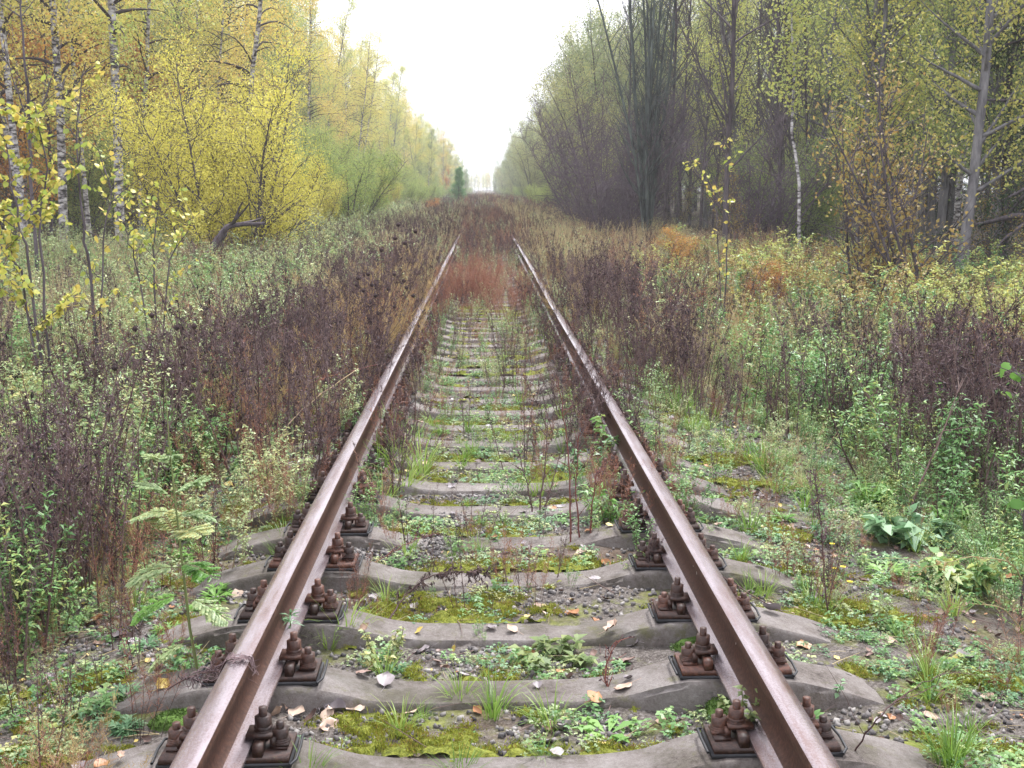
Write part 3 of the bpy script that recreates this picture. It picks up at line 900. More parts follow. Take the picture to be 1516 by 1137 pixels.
kind("ochre_shrub", M['bark_dark'], M['ochre_leaf'], "", "shrub", [
    grow(280 + k, h, .03, .15, 14, 1.1, .7, .3, 6, .5, 6, .085, broom, spread=.10, lean=.06, drop=.2, stems=5, stem_spread=.35, leaf_w=.6) for k, h in enumerate((3.6, 4.2))], "stems", "foliage")

kind("sallow_tree", M['bark_dark'], M['sallow_leaf'], "", "tree", [
    grow(300 + k, h, .085, .16, 24, 2.3, .6, .35, 7, .85, 40, .08, dome, spread=.24, lean=.05, drop=.10, stems=4, stem_spread=.36, leaf_w=.6) for k, h in enumerate((9.5, 8.8, 10))])
kind("bare_shrub", M['twig'], None, "", "shrub", [
    (lambda wl: (wl[0], MB()))(grow(310 + k, h, .03, .08, 26, 1.7, .75, .15, 9, .8, 0, .1, broom, spread=.12, lean=.05, stems=12, stem_spread=.7, twig_r=.007)) for k, h in enumerate((5.0, 6.0))], "stems", "foliage")

PROTO = {}


def plant_tree(kind_, x, y, label, group=None, sc=1.0, rot=None, variant=None, tilt=(0, 0), z=None):
    _, cat, var, wn, ln = KIND[kind_]
    v = int(rng.integers(len(var))) if variant is None else variant
    e = bpy.data.objects.new(kind_, None)
    e.empty_display_size = .3
    e.location = (x, y, float(gz(x, y)) if z is None else z)
    e.rotation_euler = (tilt[0], tilt[1], rng.random() * 6.28 if rot is None else rot)
    e.scale = (sc,) * 3 if np.isscalar(sc) else sc
    COL.objects.link(e)
    tag(e, label, cat, group)
    obj_w = obj(wn, var[v][0], e)
    parts = [obj_w]
    if var[v][1]:
        parts.append(obj(ln, var[v][1], e))
    PROTO.setdefault((kind_, v), parts)
    return e


# --- single trees that the photo picks out
def X_at(px, Y):
    return at(px, 300, Y).x


plant_tree("birch_tree", X_at(90, 33), 33, "thick white birch with black scars, leaning toward the track above the yellow shrubs", "birches", 1.15, tilt=(0, -.04), variant=0)
plant_tree("birch_tree", X_at(168, 33), 33.5, "thickest white birch, second pale trunk from the big bare willow stems", "birches", 1.25, tilt=(0, .01), variant=1)
plant_tree("birch_tree", X_at(193, 35), 36, "slim birch with dark scars just beside the thickest white birch", "birches", .8, tilt=(0, .02), variant=2)
plant_tree("birch_tree", X_at(36, 34), 34, "narrow white birch between the outermost birch and the leaning one", "birches", .85, variant=3)
plant_tree("birch_tree", X_at(8, 31), 32, "outermost white birch at the edge of the photo above the big yellow leaves", "birches", 1.0, variant=2)
plant_tree("birch_tree", X_at(113, 38), 39, "thin birch hidden close behind the leaning thick birch", "birches", .8, variant=1)
plant_tree("birch_tree", X_at(352, 42), 42, "lone straight white birch standing behind the bare willow stems", "birches", 1.0, variant=3, tilt=(0, .03))
plant_tree("birch_tree", X_at(303, 46), 47, "thin pale birch of the close pair behind the orange bushes", "birches", .7, variant=0)
plant_tree("birch_tree", X_at(316, 46), 46, "second thin birch of the close pair, the one nearer the track", "birches", .75, variant=2)
plant_tree("bare_tree", X_at(1076, 28), 28, "tall bare dark tree with upswept branches beside the slim white birch stem", "bare trees", 1.0, variant=0)
plant_tree("grove_stem_tree", X_at(958, 36), 36, "clump of bare grey green stems growing from one foot near the line", "bare trees", 1.0, variant=0)
plant_tree("bare_tree", X_at(985, 40), 40, "bare tree close behind the grey green clump of stems", "bare trees", .95, variant=2)
plant_tree("bare_tree", X_at(925, 46), 46, "bare purple grey tree on the open side of the grey green clump", "bare trees", .8, variant=1)
plant_tree("bare_tree", X_at(1010, 47), 48, "bare tree between the stem clump and the tall bare dark tree", "bare trees", .9, variant=1)
plant_tree("sallow_tree", X_at(905, 58), 58, "loose grey green tree whose crown stands highest at the sky gap", "sallows", 1.12, variant=0)
plant_tree("sallow_tree", X_at(868, 70), 70, "grey green tree reaching over the sky gap next to the highest one", "sallows", 1.12, variant=1)
plant_tree("sallow_tree", X_at(845, 85), 85, "grey green tree that reaches farthest into the sky gap", "sallows", 1.15, variant=2)
plant_tree("sallow_tree", X_at(880, 52), 52, "lower yellow green sallow in front of the trees at the sky gap", "sallows", .75, variant=2)
for px_, D_, s_, l_ in ((905, 37, .95, "low purple bare thicket on the open side of the grey green stems"), (880, 42, .9, "bare thicket nearest the track under the sallows"), (940, 44, 1.2, "tall bare thicket behind the grey green stems"), (1120, 33, .9, "bare purple bush before the slim white birch stem")):
    plant_tree("bare_shrub", X_at(px_, D_), D_, l_, "bare shrubs", s_)
for px_, D_, s_, k_, l_ in ((1100, 31, .6, 'ochre_shrub', "sparse ochre bush between the tall bare tree and the slim birch"), (900, 48, .5, 'green_willow_shrub', "low olive bush at the open foot of the sallows")):
    plant_tree(k_, X_at(px_, D_), D_, l_, 'willow bushes' if 'willow' in k_ else 'ochre shrubs', s_)
plant_tree("aspen_tree", X_at(1428, 24), 24, "straight pale grey trunk rising from the withered weeds near the photo edge", "aspens", .95, variant=0)
plant_tree("aspen_tree", X_at(1482, 27), 27, "thicker pale grey trunk close to the edge of the photo", "aspens", .8, variant=1)
plant_tree("spruce_tree", X_at(1530, 25), 25, "dark spruce closing the edge of the photo behind the pale trunks", "spruces", .9, variant=0)
plant_tree("young_spruce_tree", X_at(679, 120), 120, "small green spruce standing alone near the far end of the line", "spruces", .62)

# --- slim leaning white stem on the side of the tall bare tree
b = MB()
P = [at(1186, 322, 27), at(1183, 270, 27), at(1177, 225, 27.1), at(1172, 195, 27.1), at(1173, 160, 27.2), at(1176, 110, 27.3), at(1172, 40, 27.4), at(1174, -60, 27.5)]
P = [np.array(p) for p in P]; P[0][2] = -.3
e = bpy.data.objects.new("birch_sapling", None); e.location = P[0]; COL.objects.link(e)
tag(e, "slim crooked white birch stem catching the light in front of the dark wood", "tree", "birches")
b.tube(np.array(P) - P[0], [.042, .040, .038, .036, .033, .03, .024, .012], 7, 0, 0.0)
lfb = MB()
for k in range(46):
    t = rng.uniform(.55, 1) * 6.99; j = int(t); p0 = (P[j] + (P[j + 1] - P[j]) * (t - j)) - P[0]
    d = unit(1)[0]; d[2] = abs(d[2]) * .6 + .3
    Bp = polyline(p0, d, rng.uniform(.5, 1.3), 4, .12, -.3)
    b.tube(Bp, [.008, .006, .004, .003, .002], 3, 0, 1.0)
    n = 34; uu = rng.random(n) * 3.99; ki = uu.astype(int)
    c = Bp[ki] + (Bp[ki + 1] - Bp[ki]) * (uu - ki)[:, None] + rng.normal(0, .12, (n, 3))
    lfb.leaves(c, unit(n) - [0, 0, .5], unit(n) + [0, 0, .5], .085, .06, 0)
obj("trunk", b.mesh("sapling_trunk", M['birch'], True), e)
obj("crown", lfb.mesh("sapling_crown", M['aspen_leaf']), e)

# --- the rows of the forest edge
LAB = {
    'birch_tree': "yellow leaved birch with a white trunk",
    'aspen_tree': "grey trunked aspen with yellow green leaves",
    'alder_tree': "dense green leaved alder of the forest edge",
    'rowan_tree': "small orange leaved understory tree",
    'bare_tree': "leafless dark tree with fine purple twigs",
    'sallow_tree': "many stemmed grey green sallow in the edge of the wood",
    'bare_shrub': "bare purple grey thicket in the edge of the wood",
    'spruce_tree': "tall dark spruce deep inside the wood",
    'ochre_shrub': "loose shrub with ochre leaves",
    'green_willow_shrub': "rounded green willow bush of the forest foot",
    'willow_shrub': "yellow willow bush of the forest foot",
}
GRP = {'sallow_tree': 'sallows', 'bare_shrub': 'bare shrubs', 'birch_tree': 'birches', 'aspen_tree': 'aspens', 'alder_tree': 'alders', 'rowan_tree': 'orange understory trees', 'bare_tree': 'bare trees',
       'spruce_tree': 'spruces', 'ochre_shrub': 'ochre shrubs', 'green_willow_shrub': 'willow bushes', 'willow_shrub': 'willow bushes'}


def pick(weights):
    ks = list(weights); w = np.array([weights[k] for k in ks], float)
    return ks[int(rng.choice(len(ks), p=w / w.sum()))]


def row(side, lat, y0, y1, step, jitter, weights, sc=(.85, 1.1)):
    y = y0
    while y < y1:
        k = pick(weights)
        L = lat(y) if callable(lat) else lat
        x = side * (L + rng.normal(0, jitter))
        s = rng.uniform(*sc)
        lab = LAB[k] + (", willow side" if side < 0 else ", bare thicket side") + (", near" if y < 60 else ", far")
        plant_tree(k, x, y + rng.normal(0, step * .25), lab, GRP[k], s, tilt=tuple(rng.normal(0, .02, 2)))
        y += step * rng.uniform(.7, 1.3) * (1 + max(0, y - 60) / 160)


LW = {'birch_tree': 5, 'aspen_tree': 3, 'alder_tree': 1.8, 'bare_tree': .5}
row(-1, 7.6, 130, 430, 5, .6, {'birch_tree': 2, 'aspen_tree': 2, 'alder_tree': 2}, (.48, .64))
row(1, 6.0, 130, 430, 5, .5, {'sallow_tree': 3, 'alder_tree': 1}, (.6, .9))
row(-1, 5.0, 260, 430, 6, .5, {'alder_tree': 1, 'green_willow_shrub': 1}, (.4, .5))
row(1, 4.6, 260, 430, 6, .5, {'alder_tree': 1, 'green_willow_shrub': 1}, (.4, .5))
row(-1, lambda y: 12.6 if y < 90 else 12.9, 50, 420, 3.4, .7, LW, (.85, 1.05))
row(-1, 15.5, 42, 300, 3.4, 1.0, LW)
row(-1, 19, 36, 200, 3.4, 1.2, LW)
row(-1, 23, 28, 130, 3.6, 1.5, {'aspen_tree': 3, 'alder_tree': 2, 'birch_tree': 3})
row(-1, 14.5, 40, 120, 3.4, 1.2, {'rowan_tree': 4, 'ochre_shrub': 2, 'green_willow_shrub': 1}, (.8, 1.1))
row(-1, 19.5, 34, 90, 3.2, 1.2, {'rowan_tree': 4, 'ochre_shrub': 2})
row(-1, 17.5, 40, 90, 4, 1.2, {'rowan_tree': 3, 'ochre_shrub': 2})
row(-1, lambda y: 6.6 if y < 220 else 5.8, 95, 420, 5, .6, {'green_willow_shrub': 4, 'rowan_tree': 1, 'ochre_shrub': 1, 'birch_tree': .5}, (.35, .6))
row(1, lambda y: 5.6, 110, 420, 5, .5, {'green_willow_shrub': 3, 'ochre_shrub': 1, 'sallow_tree': 1}, (.3, .55))
row(-1, 9.5, 240, 420, 7, 1, {'birch_tree': 2, 'aspen_tree': 2}, (.6, .8))
row(-1, 8.8, 56, 260, 5.5, .7, {'green_willow_shrub': 4, 'willow_shrub': 2, 'ochre_shrub': 1}, (.6, .95))
RW = {'aspen_tree': 5, 'alder_tree': 3, 'bare_tree': 3, 'birch_tree': .6}
row(1, lambda y: 8.0 if y < 120 else 8.3, 60, 420, 3.2, .5, {'sallow_tree': 6, 'bare_shrub': .5, 'alder_tree': .6, 'green_willow_shrub': 1}, (.95, 1.2))
row(1, 11, 56, 420, 3.6, .6, {'alder_tree': 3, 'bare_tree': 2, 'aspen_tree': 1.5}, (.8, .95))
row(1, 9.6, 30, 52, 2.6, .8, {'bare_tree': 4, 'aspen_tree': 2}, (.7, .95))
row(1, 12.5, 24, 260, 2.9, 1.0, RW)
row(1, 15.5, 21, 150, 2.9, 1.0, RW)
row(1, 19, 20, 110, 2.9, 1.2, {'bare_tree': 3, 'aspen_tree': 2, 'spruce_tree': 1.2})
row(1, 10.5, 19, 60, 3.2, .9, {'ochre_shrub': 3, 'bare_shrub': 1, 'green_willow_shrub': 1}, (.5, .85))
row(1, 7.8, 56, 220, 6, .6, {'green_willow_shrub': 3, 'ochre_shrub': 2}, (.55, .9))
# dark spruces close the view inside both woods
row(-1, 29, 30, 120, 4.2, 1.5, {'spruce_tree': 1}, (.85, 1.05))
row(1, 23, 22, 110, 3.2, 1.3, {'spruce_tree': 1}, (.85, 1.05))
row(1, 28, 24, 100, 4.0, 1.3, {'spruce_tree': 1}, (.85, 1.05))

# the woods farther back and at the far end of the line: one mass
pts, idx = [], []
for side, l0, l1, y0, y1, n in ((-1, 27, 60, 60, 420, 260), (1, 24, 60, 50, 420, 300), (-1, 16, 34, 200, 460, 160), (1, 14, 34, 200, 460, 160), (0, -60, 60, 560, 700, 260)):
    for _ in range(n):
        x = rng.uniform(l0, l1) * (side or 1); y = rng.uniform(y0, y1)
        pts.append((x, y, float(gz(x, y)))); idx.append(int(rng.choice(4, p=[.35, .3, .2, .15])))
src = [PROTO[("birch_tree", 0)], PROTO[("aspen_tree", 0)], PROTO[("alder_tree", 0)], PROTO[("spruce_tree", 0)] if ("spruce_tree", 0) in PROTO else PROTO[("spruce_tree", 1)]]
n = len(pts)
scatter("far_woods", src, pts, np.stack([np.zeros(n), np.zeros(n), rng.random(n) * 6.28], 1), rng.uniform(.7, 1.0, n) * np.where(np.array(pts)[:, 1] > 550, .68, 1.0), idx,
        "mixed autumn woods reaching back behind the forest edge to the far end", "woods")

# --- willows on the verge
plant_tree("willow_shrub", X_at(335, 28), 28, "large spreading willow with many bare dark stems and small yellow leaves", "willow bushes", 1.12, variant=0, rot=.4)
plant_tree("willow_shrub", X_at(395, 31), 31, "yellow leaved willow on the track side of the large spreading one", "willow bushes", .85, variant=1)
plant_tree("willow_shrub", X_at(300, 36), 36, "yellow willow behind the large spreading willow", "willow bushes", .8, variant=1, rot=2.)
plant_tree("green_willow_shrub", X_at(515, 46), 46, "rounded olive green willow bush nearest the track", "willow bushes", .82, variant=0)
plant_tree("green_willow_shrub", X_at(470, 52), 52, "taller green willow behind the rounded olive bush", "willow bushes", .9, variant=1)
plant_tree("willow_shrub", X_at(440, 40), 41, "low yellow willow between the large willow and the olive bush", "willow bushes", .62, variant=0, rot=3)
plant_tree("ochre_shrub", X_at(1300, 17), 17, "ochre leaved sapling in front of the dark wood, the broader of two", "ochre shrubs", .85, variant=0)
plant_tree("ochre_shrub", X_at(1385, 16), 16.5, "taller ochre sapling with rusty leaves next to the broad one", "ochre shrubs", .95, variant=1)

# ------------------------------------------------------------------ weeds: one mesh per kind and variant
def dead_weed(seed, H, stems=4, spread=.16, br=16, dark=1.0, lf_n=7):
    """withered tall herb: stiff stems, short rising side shoots, shrivelled hanging leaves, seed specks"""
    global rng
    keep, rng = rng, np.random.default_rng(seed)
    r = rng; b = MB(); LC, LA, LL = [], [], []; SC, SA = [], []
    for s in range(stems):
        a = r.random() * 6.28; d = np.array([math.cos(a) * .16, math.sin(a) * .16, 1]) + r.normal(0, .05, 3)
        Hs = H * r.uniform(.65, 1.05)
        T = polyline((math.cos(a) * spread * r.random(), math.sin(a) * spread * r.random(), -.03), d, Hs, 8, .045, .03, r)
        b.tube(T, np.linspace(.0058, .0016, 9), 4, 0, r.random())
        for k in range(br):
            t = r.uniform(.22, 1) * 7.99; j = int(t); p = T[j] + (T[j + 1] - T[j]) * (t - j)
            az = r.random() * 6.28; e = r.uniform(.5, 1.1)
            L = r.uniform(.06, .22) * (1.15 - t / 10)
            B = polyline(p, (math.cos(az) * math.cos(e), math.sin(az) * math.cos(e), math.sin(e)), L, 3, .12, .2, r)
            b.tube(B, [.0022, .0018, .0013, .0008], 3, 0, r.random())
            n = r.poisson(lf_n * .45)
            u = r.random(n) * 2.99; ki = u.astype(int); c = B[ki] + (B[ki + 1] - B[ki]) * (u - ki)[:, None]
            LC.append(c); LA.append(np.stack([r.normal(0, .5, n), r.normal(0, .5, n), r.normal(-.7, .5, n)], 1))
            n = r.poisson(6); u = r.random(n) * 2.99; ki = u.astype(int)
            SC.append(B[ki] + (B[ki + 1] - B[ki]) * (u - ki)[:, None] + r.normal(0, .006, (n, 3)))
        n = lf_n * 3; t = r.uniform(.1, .95, n) * 7.99; ki = t.astype(int)
        LC.append(T[ki] + (T[ki + 1] - T[ki]) * (t - ki)[:, None]); LA.append(np.stack([r.normal(0, .6, n), r.normal(0, .6, n), r.normal(-.6, .4, n)], 1))
    c = np.concatenate(LC); n = len(c)
    b.leaves(c, np.concatenate(LA), r.normal(size=(n, 3)), r.uniform(.014, .05, n), r.uniform(.004, .011, n), 1, np.clip(r.beta(1.2, 2.2, n), 0, 1), r.uniform(-.2, .7, n))
    c = np.concatenate(SC); n = len(c)
    b.leaves(c, r.normal(size=(n, 3)) + [0, 0, .5], r.normal(size=(n, 3)), r.uniform(.008, .016, n), r.uniform(.005, .009, n), 2)
    rng = keep
    return b.mesh("dead_weed", [M['stem_brown'], M['dead_leaf'], M['dead_purple']])


def leafy_weed(seed, H, mats, stems=5, lf=.05, lw=.34, n_leaf=26, sh=6, spread=.14):
    global rng
    keep, rng = rng, np.random.default_rng(seed)
    r = rng; b = MB(); C, A = [], []
    for s in range(stems):
        a = r.random() * 6.28; d = np.array([math.cos(a) * .25, math.sin(a) * .25, 1])
        T = polyline((math.cos(a) * spread * r.random(), math.sin(a) * spread * r.random(), -.03), d, H * r.uniform(.6, 1.05), 6, .06, .06, r)
        b.tube(T, np.linspace(.0042, .0014, 7), 4, 0, r.random())
        lines = [(T, 6, n_leaf)]
        for k in range(sh):
            t = r.uniform(.3, 1) * 5.99; j = int(t); p = T[j] + (T[j + 1] - T[j]) * (t - j)
            az = r.random() * 6.28; e = r.uniform(.4, 1.0)
            B = polyline(p, (math.cos(az) * math.cos(e), math.sin(az) * math.cos(e), math.sin(e)), r.uniform(.08, .2), 3, .1, .2, r)
            b.tube(B, [.002, .0016, .0012, .0008], 3, 0, r.random()); lines.append((B, 3, n_leaf // 4))
        for (L_, m_, n) in lines:
            u = (1 - r.random(n) ** 1.3 * .85) * (m_ - .01); ki = u.astype(int)
            C.append(L_[ki] + (L_[ki + 1] - L_[ki]) * (u - ki)[:, None])
            az = r.random(n) * 6.28
            A.append(np.stack([np.cos(az), np.sin(az), r.normal(.15, .4, n)], 1))
    c = np.concatenate(C); n = len(c); ax = np.concatenate(A)
    nr = np.stack([r.normal(0, .35, n), r.normal(0, .35, n), np.ones(n)], 1)
    L = lf * r.uniform(.5, 1.25, n)
    b.leaves(c, ax, nr, L, L * lw * r.uniform(.8, 1.2, n), 1, r.random(n), r.uniform(0, .4, n))
    rng = keep
    return b.mesh("leafy_weed", mats)


def plume(seed, H, mats, n_st=9, spread=.12, lean=.3, fine=34):
    """feathery dry plant: many thin stems with fine upswept threads"""
    global rng
    keep, rng = rng, np.random.default_rng(seed)
    r = rng; b = MB()
    for s in range(n_st):
        a = r.random() * 6.28
        T = polyline((math.cos(a) * spread * r.random(), math.sin(a) * spread * r.random(), -.02), (math.cos(a) * lean, math.sin(a) * lean, 1), H * r.uniform(.6, 1.05), 7, .06, .05, r)
        b.tube(T, np.linspace(.003, .0009, 8), 3, 0, r.random())
        n = fine; t = r.uniform(.3, 1, n) * 6.99; ki = t.astype(int)
        c = T[ki] + (T[ki + 1] - T[ki]) * (t - ki)[:, None]
        az = r.random(n) * 6.28
        b.leaves(c, np.stack([np.cos(az) * .6, np.sin(az) * .6, r.uniform(.3, 1.2, n)], 1), r.normal(size=(n, 3)), r.uniform(.04, .13, n), r.uniform(.003, .0065, n), 1)
        m = fine * 2; t = r.uniform(.45, 1, m) * 6.99; ki = t.astype(int)
        c = T[ki] + (T[ki + 1] - T[ki]) * (t - ki)[:, None] + r.normal(0, .018, (m, 3))
        b.leaves(c, r.normal(size=(m, 3)) + [0, 0, .6], r.normal(size=(m, 3)), .014, .006, 1)
    rng = keep
    return b.mesh("plume", mats)


def tuft(seed, L, n, W, mat, lean=.45, bend=.5, rad=.05):
    r = np.random.default_rng(seed); b = MB()
    for k in range(n):
        a = r.random() * 6.28; l = r.uniform(.08, 1) * lean * 1.6
        base = np.array([math.cos(a) * rad * r.random(), math.sin(a) * rad * r.random(), -.012])
        b.blade(base, (math.cos(a) * l, math.sin(a) * l, 1), L * r.uniform(.45, 1.1), W * r.uniform(.7, 1.3), bend * r.uniform(.2, 1.2), 0, r.random())
    return b.mesh("grass_tuft", mat)


def straw_grass(seed, H, n=16):
    r = np.random.default_rng(seed); b = MB()
    for k in range(n):
        a = r.random() * 6.28; l = r.uniform(.05, .45)
        base = np.array([math.cos(a) * .06 * r.random(), math.sin(a) * .06 * r.random(), -.02])
        T = polyline(base, (math.cos(a) * l, math.sin(a) * l, 1), H * r.uniform(.6, 1.1), 6, .05, -.25, r)
        b.tube(T, np.linspace(.0017, .0007, 7), 3, 0, r.random())
        m = 22; t = r.uniform(.72, 1, m) * 5.99; ki = t.astype(int)
        c = T[ki] + (T[ki + 1] - T[ki]) * (t - ki)[:, None]
        b.leaves(c, r.normal(0, .4, (m, 3)) + (T[-1] - T[-2]) / np.linalg.norm(T[-1] - T[-2]), r.normal(size=(m, 3)), .028, .005, 0)
        for q in range(3):
            a2 = r.random() * 6.28
            b.blade(base, (math.cos(a2) * .5, math.sin(a2) * .5, 1), H * r.uniform(.3, .6), .005, r.uniform(.3, .9), 0, r.random())
    return b.mesh("straw_grass", [M['straw']])


def feather_leaf(b, p, d, L, w, mat, pairs=9, sag=.35, tint=None):
    """compound leaf: a stalk with pairs of toothed leaflets"""
    T = polyline(p, d, L, 6, .03, -sag)
    b.tube(T, np.linspace(.0018, .0007, 7), 3, 0, .6)
    side = np.cross(T[-1] - T[0], [0, 0, 1.0]); side /= np.linalg.norm(side) + 1e-9
    for k in range(pairs):
        u = (.18 + .82 * k / pairs) * 5.99; j = int(u); q = T[j] + (T[j + 1] - T[j]) * (u - j)
        fw = (T[j + 1] - T[j]); fw /= np.linalg.norm(fw)
        l = w * math.sin(math.pi * (.22 + .72 * k / pairs)) + .006
        for s in (-1, 1):
            ax = side * s + fw * .55 + np.array([0, 0, rng.normal(-.1, .15)])
            ax /= np.linalg.norm(ax)
            n = 6; uu = np.linspace(.15, 1, n)
            c = q + ax * l * uu[:, None] * .8
            for s2 in (-1, 1):
                b.leaves(c, ax + np.cross(ax, [0, 0, 1.0]) * s2 * .8, np.tile([0, 0, 1.0], (n, 1)) + rng.normal(0, .2, (n, 3)), l * .36 * (1.25 - uu * .6), l * .13, mat, rng.random(n) if tint is None else tint, .15)
            b.leaves([q], [ax], [[0, 0, 1.0]], l, l * .2, mat, rng.random(1), .1)


def rosette(seed, n, L, W, mat, elev=(.1, .7), kind_="narrow"):
    r = np.random.default_rng(seed); b = MB()
    for k in range(n):
        a = k * 2.4 + r.normal(0, .25); e = r.uniform(*elev)
        d = np.array([math.cos(a) * math.cos(e), math.sin(a) * math.cos(e), math.sin(e)])
        l = L * r.uniform(.6, 1.1)
        if kind_ == "narrow":
            b.leaves([d * .008], [d], [[0, 0, 1]], l, W, 0, r.random(1), .25)
            for s in (.45, .7):
                for sg in (-1, 1):
                    sd = np.cross(d, [0, 0, 1.0]) * sg
                    b.leaves([d * l * s * .8], [d * .8 + sd * .7], [[0, 0, 1]], l * .45, W * .6, 0, r.random(1), .2)
        else:
            b.broad(np.array([d * l * .25]), np.array([d + [0, 0, -.25]]), np.array([[0, 0, 1.0]]), l * .8, W, 0, r.random(1))
            b.tube([(0, 0, -.01), d * l * .14 + [0, 0, .01], d * l * .27], .0012, 3, 0, .4)
    return b.mesh("rosette", mat)


def sprig(seed, n, size, rad, mats, h=.03):
    """small creeping herb: tiny leaves in trefoils on short stalks"""
    r = np.random.default_rng(seed); b = MB()
    for k in range(n):
        a = r.random() * 6.28; d = rad * math.sqrt(r.random()); z = h * r.uniform(.2, 1)
        p = np.array([math.cos(a) * d, math.sin(a) * d, z])
        b.tube([(p[0] * .6, p[1] * .6, -.006), p], .0006, 3, 0, .4)
        m = 4; az = r.random() * 6.28 + np.arange(m) * 6.28 / m
        ax = np.stack([np.cos(az), np.sin(az), r.normal(.05, .25, m)], 1)
        b.leaves(np.tile(p, (m, 1)), ax, np.tile([0, 0, 1.0], (m, 1)) + r.normal(0, .25, (m, 3)), size * r.uniform(.7, 1.2), size * .62, 0, np.full(m, r.random()), .1)
    return b.mesh("sprig", mats)


MESH = {
    'dead_weed': [dead_weed(1, 1.1, 3, .2, 18, 1, 5), dead_weed(2, .95, 4, .26, 14, 1, 5), dead_weed(3, 1.25, 2, .12, 24, 1, 4), dead_weed(4, .8, 5, .26, 11, 1, 4), dead_weed(5, 1.05, 3, .2, 18, 1, 10)],
    'green_weed': [leafy_weed(11, .8, [M['stem_green'], M['weed_green']]), leafy_weed(12, .65, [M['stem_green'], M['weed_green']], 6, .042),
                   leafy_weed(13, .9, [M['stem_brown'], M['weed_green']], 4, .055, .4, 30, 8)],
    'pale_weed': [leafy_weed(21, .8, [M['stem_tan'], M['weed_pale']], 6, .04, .45, 34, 9), leafy_weed(22, .95, [M['stem_red'], M['weed_pale']], 5, .04, .45, 34, 10),
                  leafy_weed(23, .6, [M['stem_tan'], M['weed_pale']], 7, .035, .5, 30, 7)],
    'yellow_shrub': [leafy_weed(31, 1.25, [M['stem_brown'], M['ochre_leaf']], 6, .055, .5, 30, 12, .25), leafy_weed(32, 1.35, [M['stem_red'], M['aspen_leaf']], 6, .055, .5, 34, 12, .25),
                     leafy_weed(33, 1.05, [M['stem_brown'], M['weed_green']], 7, .06, .5, 34, 12, .25)],
    'rusty_weed': [plume(41, .85, [M['stem_red'], M['rust_plume']], 10, .16, .3), plume(42, 1.05, [M['stem_brown'], M['rust_plume']], 8, .14, .2)],
    'tan_weed': [plume(51, .9, [M['stem_tan'], M['tan_plume']], 10, .14, .35), plume(52, .8, [M['stem_tan'], M['tan_plume']], 12, .18, .5)],
    'straw_grass': [straw_grass(61, .9), straw_grass(62, .75, 22)],
    'grass_tuft': [tuft(71, .20, 46, .0042, M['grass']), tuft(72, .30, 40, .005, M['grass'], .35, .6), tuft(73, .14, 50, .0035, M['grass'], .5, .4, .07)],
    'herb': [sprig(81, 16, .017, .06, M['weed_pale'], .04), sprig(82, 22, .014, .08, M['bluegreen'], .035), sprig(83, 14, .022, .06, M['weed_green'], .06), sprig(84, 26, .010, .07, M['weed_pale'], .02)],
    'rosette': [rosette(91, 18, .13, .020, M['fresh']), rosette(92, 22, .10, .016, M['bluegreen']), rosette(93, 14, .06, .026, M['weed_green'], (.2, .9), "broad")],
}
CAT = {'dead_weed': ("dead_weed", "weed", "withered dark weed with shrivelled leaves in the verge of the line", "withered weeds"),
       'green_weed': ("green_weed", "weed", "green leafy weed beside the line", "green weeds"),
       'pale_weed': ("pale_weed", "weed", "pale green small leaved weed in the sunken verge", "pale weeds"),
       'yellow_shrub': ("low_shrub", "shrub", "low shrub turning yellow green on the verge before the dark wood", "low shrubs"),
       'rusty_weed': ("rusty_weed", "weed", "feathery reddish brown dry weed by the track", "rusty weeds"),
       'tan_weed': ("tan_weed", "weed", "feathery straw coloured dry weed", "tan weeds"),
       'straw_grass': ("dry_grass", "grass", "tuft of dry straw grass on the verge", "dry grasses"),
       'grass_tuft': ("grass_tuft", "grass", "small green grass tuft on the track bed or its shoulder", "grass tufts"),
       'rosette': ("leafy_herb", "herb", "low rosette of fresh green leaves on the gravel", "leafy herbs")}
SRC = {}


def put(kind_, x, y, sc=1.0, rz=None, v=None, label=None, tilt=None, z=None, group=None, name=None):
    nm, cat, lab, grp = CAT[kind_]
    v = int(rng.integers(len(MESH[kind_]))) if v is None else v
    t = rng.normal(0, .07, 2) if tilt is None else tilt
    if label is None:
        band = ("near" if y < 6 else "midway" if y < 12 else "far")
        side_ = "between the rails" if abs(x) < .8 else ("on the willow side" if x < 0 else "on the wood side")
        lab = lab.split(" in the verge")[0].split(" beside the line")[0].split(" in the sunken")[0].split(" on the verge")[0].split(" by the track")[0].split(" on the track bed")[0].split(" on the gravel")[0] + " " + side_ + " " + band
    o = obj(name or nm, MESH[kind_][v], None, (x, y, float(gz(x, y)) if z is None else z), (t[0], t[1], rng.random() * 6.28 if rz is None else rz), sc)
    tag(o, label or lab, cat, group or grp)
    SRC.setdefault((kind_, v), o)
    return o


FIELD = {k: [] for k in CAT}


def sow(kind_, n, x0, x1, y0, y1, sc=(.75, 1.15), where=None, clump=None):
    """n plants of one kind over a patch of verge"""
    x = rng.uniform(x0, x1, n); y = y0 + (y1 - y0) * rng.random(n)
    s = rng.uniform(*sc, n)
    ok = np.ones(n, bool)
    if clump is not None:
        ok &= vnoise(x, y, clump[0], clump[1]) > clump[2]
    if where is not None:
        ok &= where(x, y)
    # inside what the lens can see, with a margin, and clear of the lens
    lateral = (x - CAM.x) - math.tan(R(YAW)) * y
    ok &= np.abs(lateral) < y * .475 + .6
    ok &= np.hypot(x, y) > 2.2
    FIELD[kind_] += list(zip(x[ok], y[ok], s[ok]))


off_rails = lambda x, y: np.abs(np.abs(x) - GAUGE_X) > .14
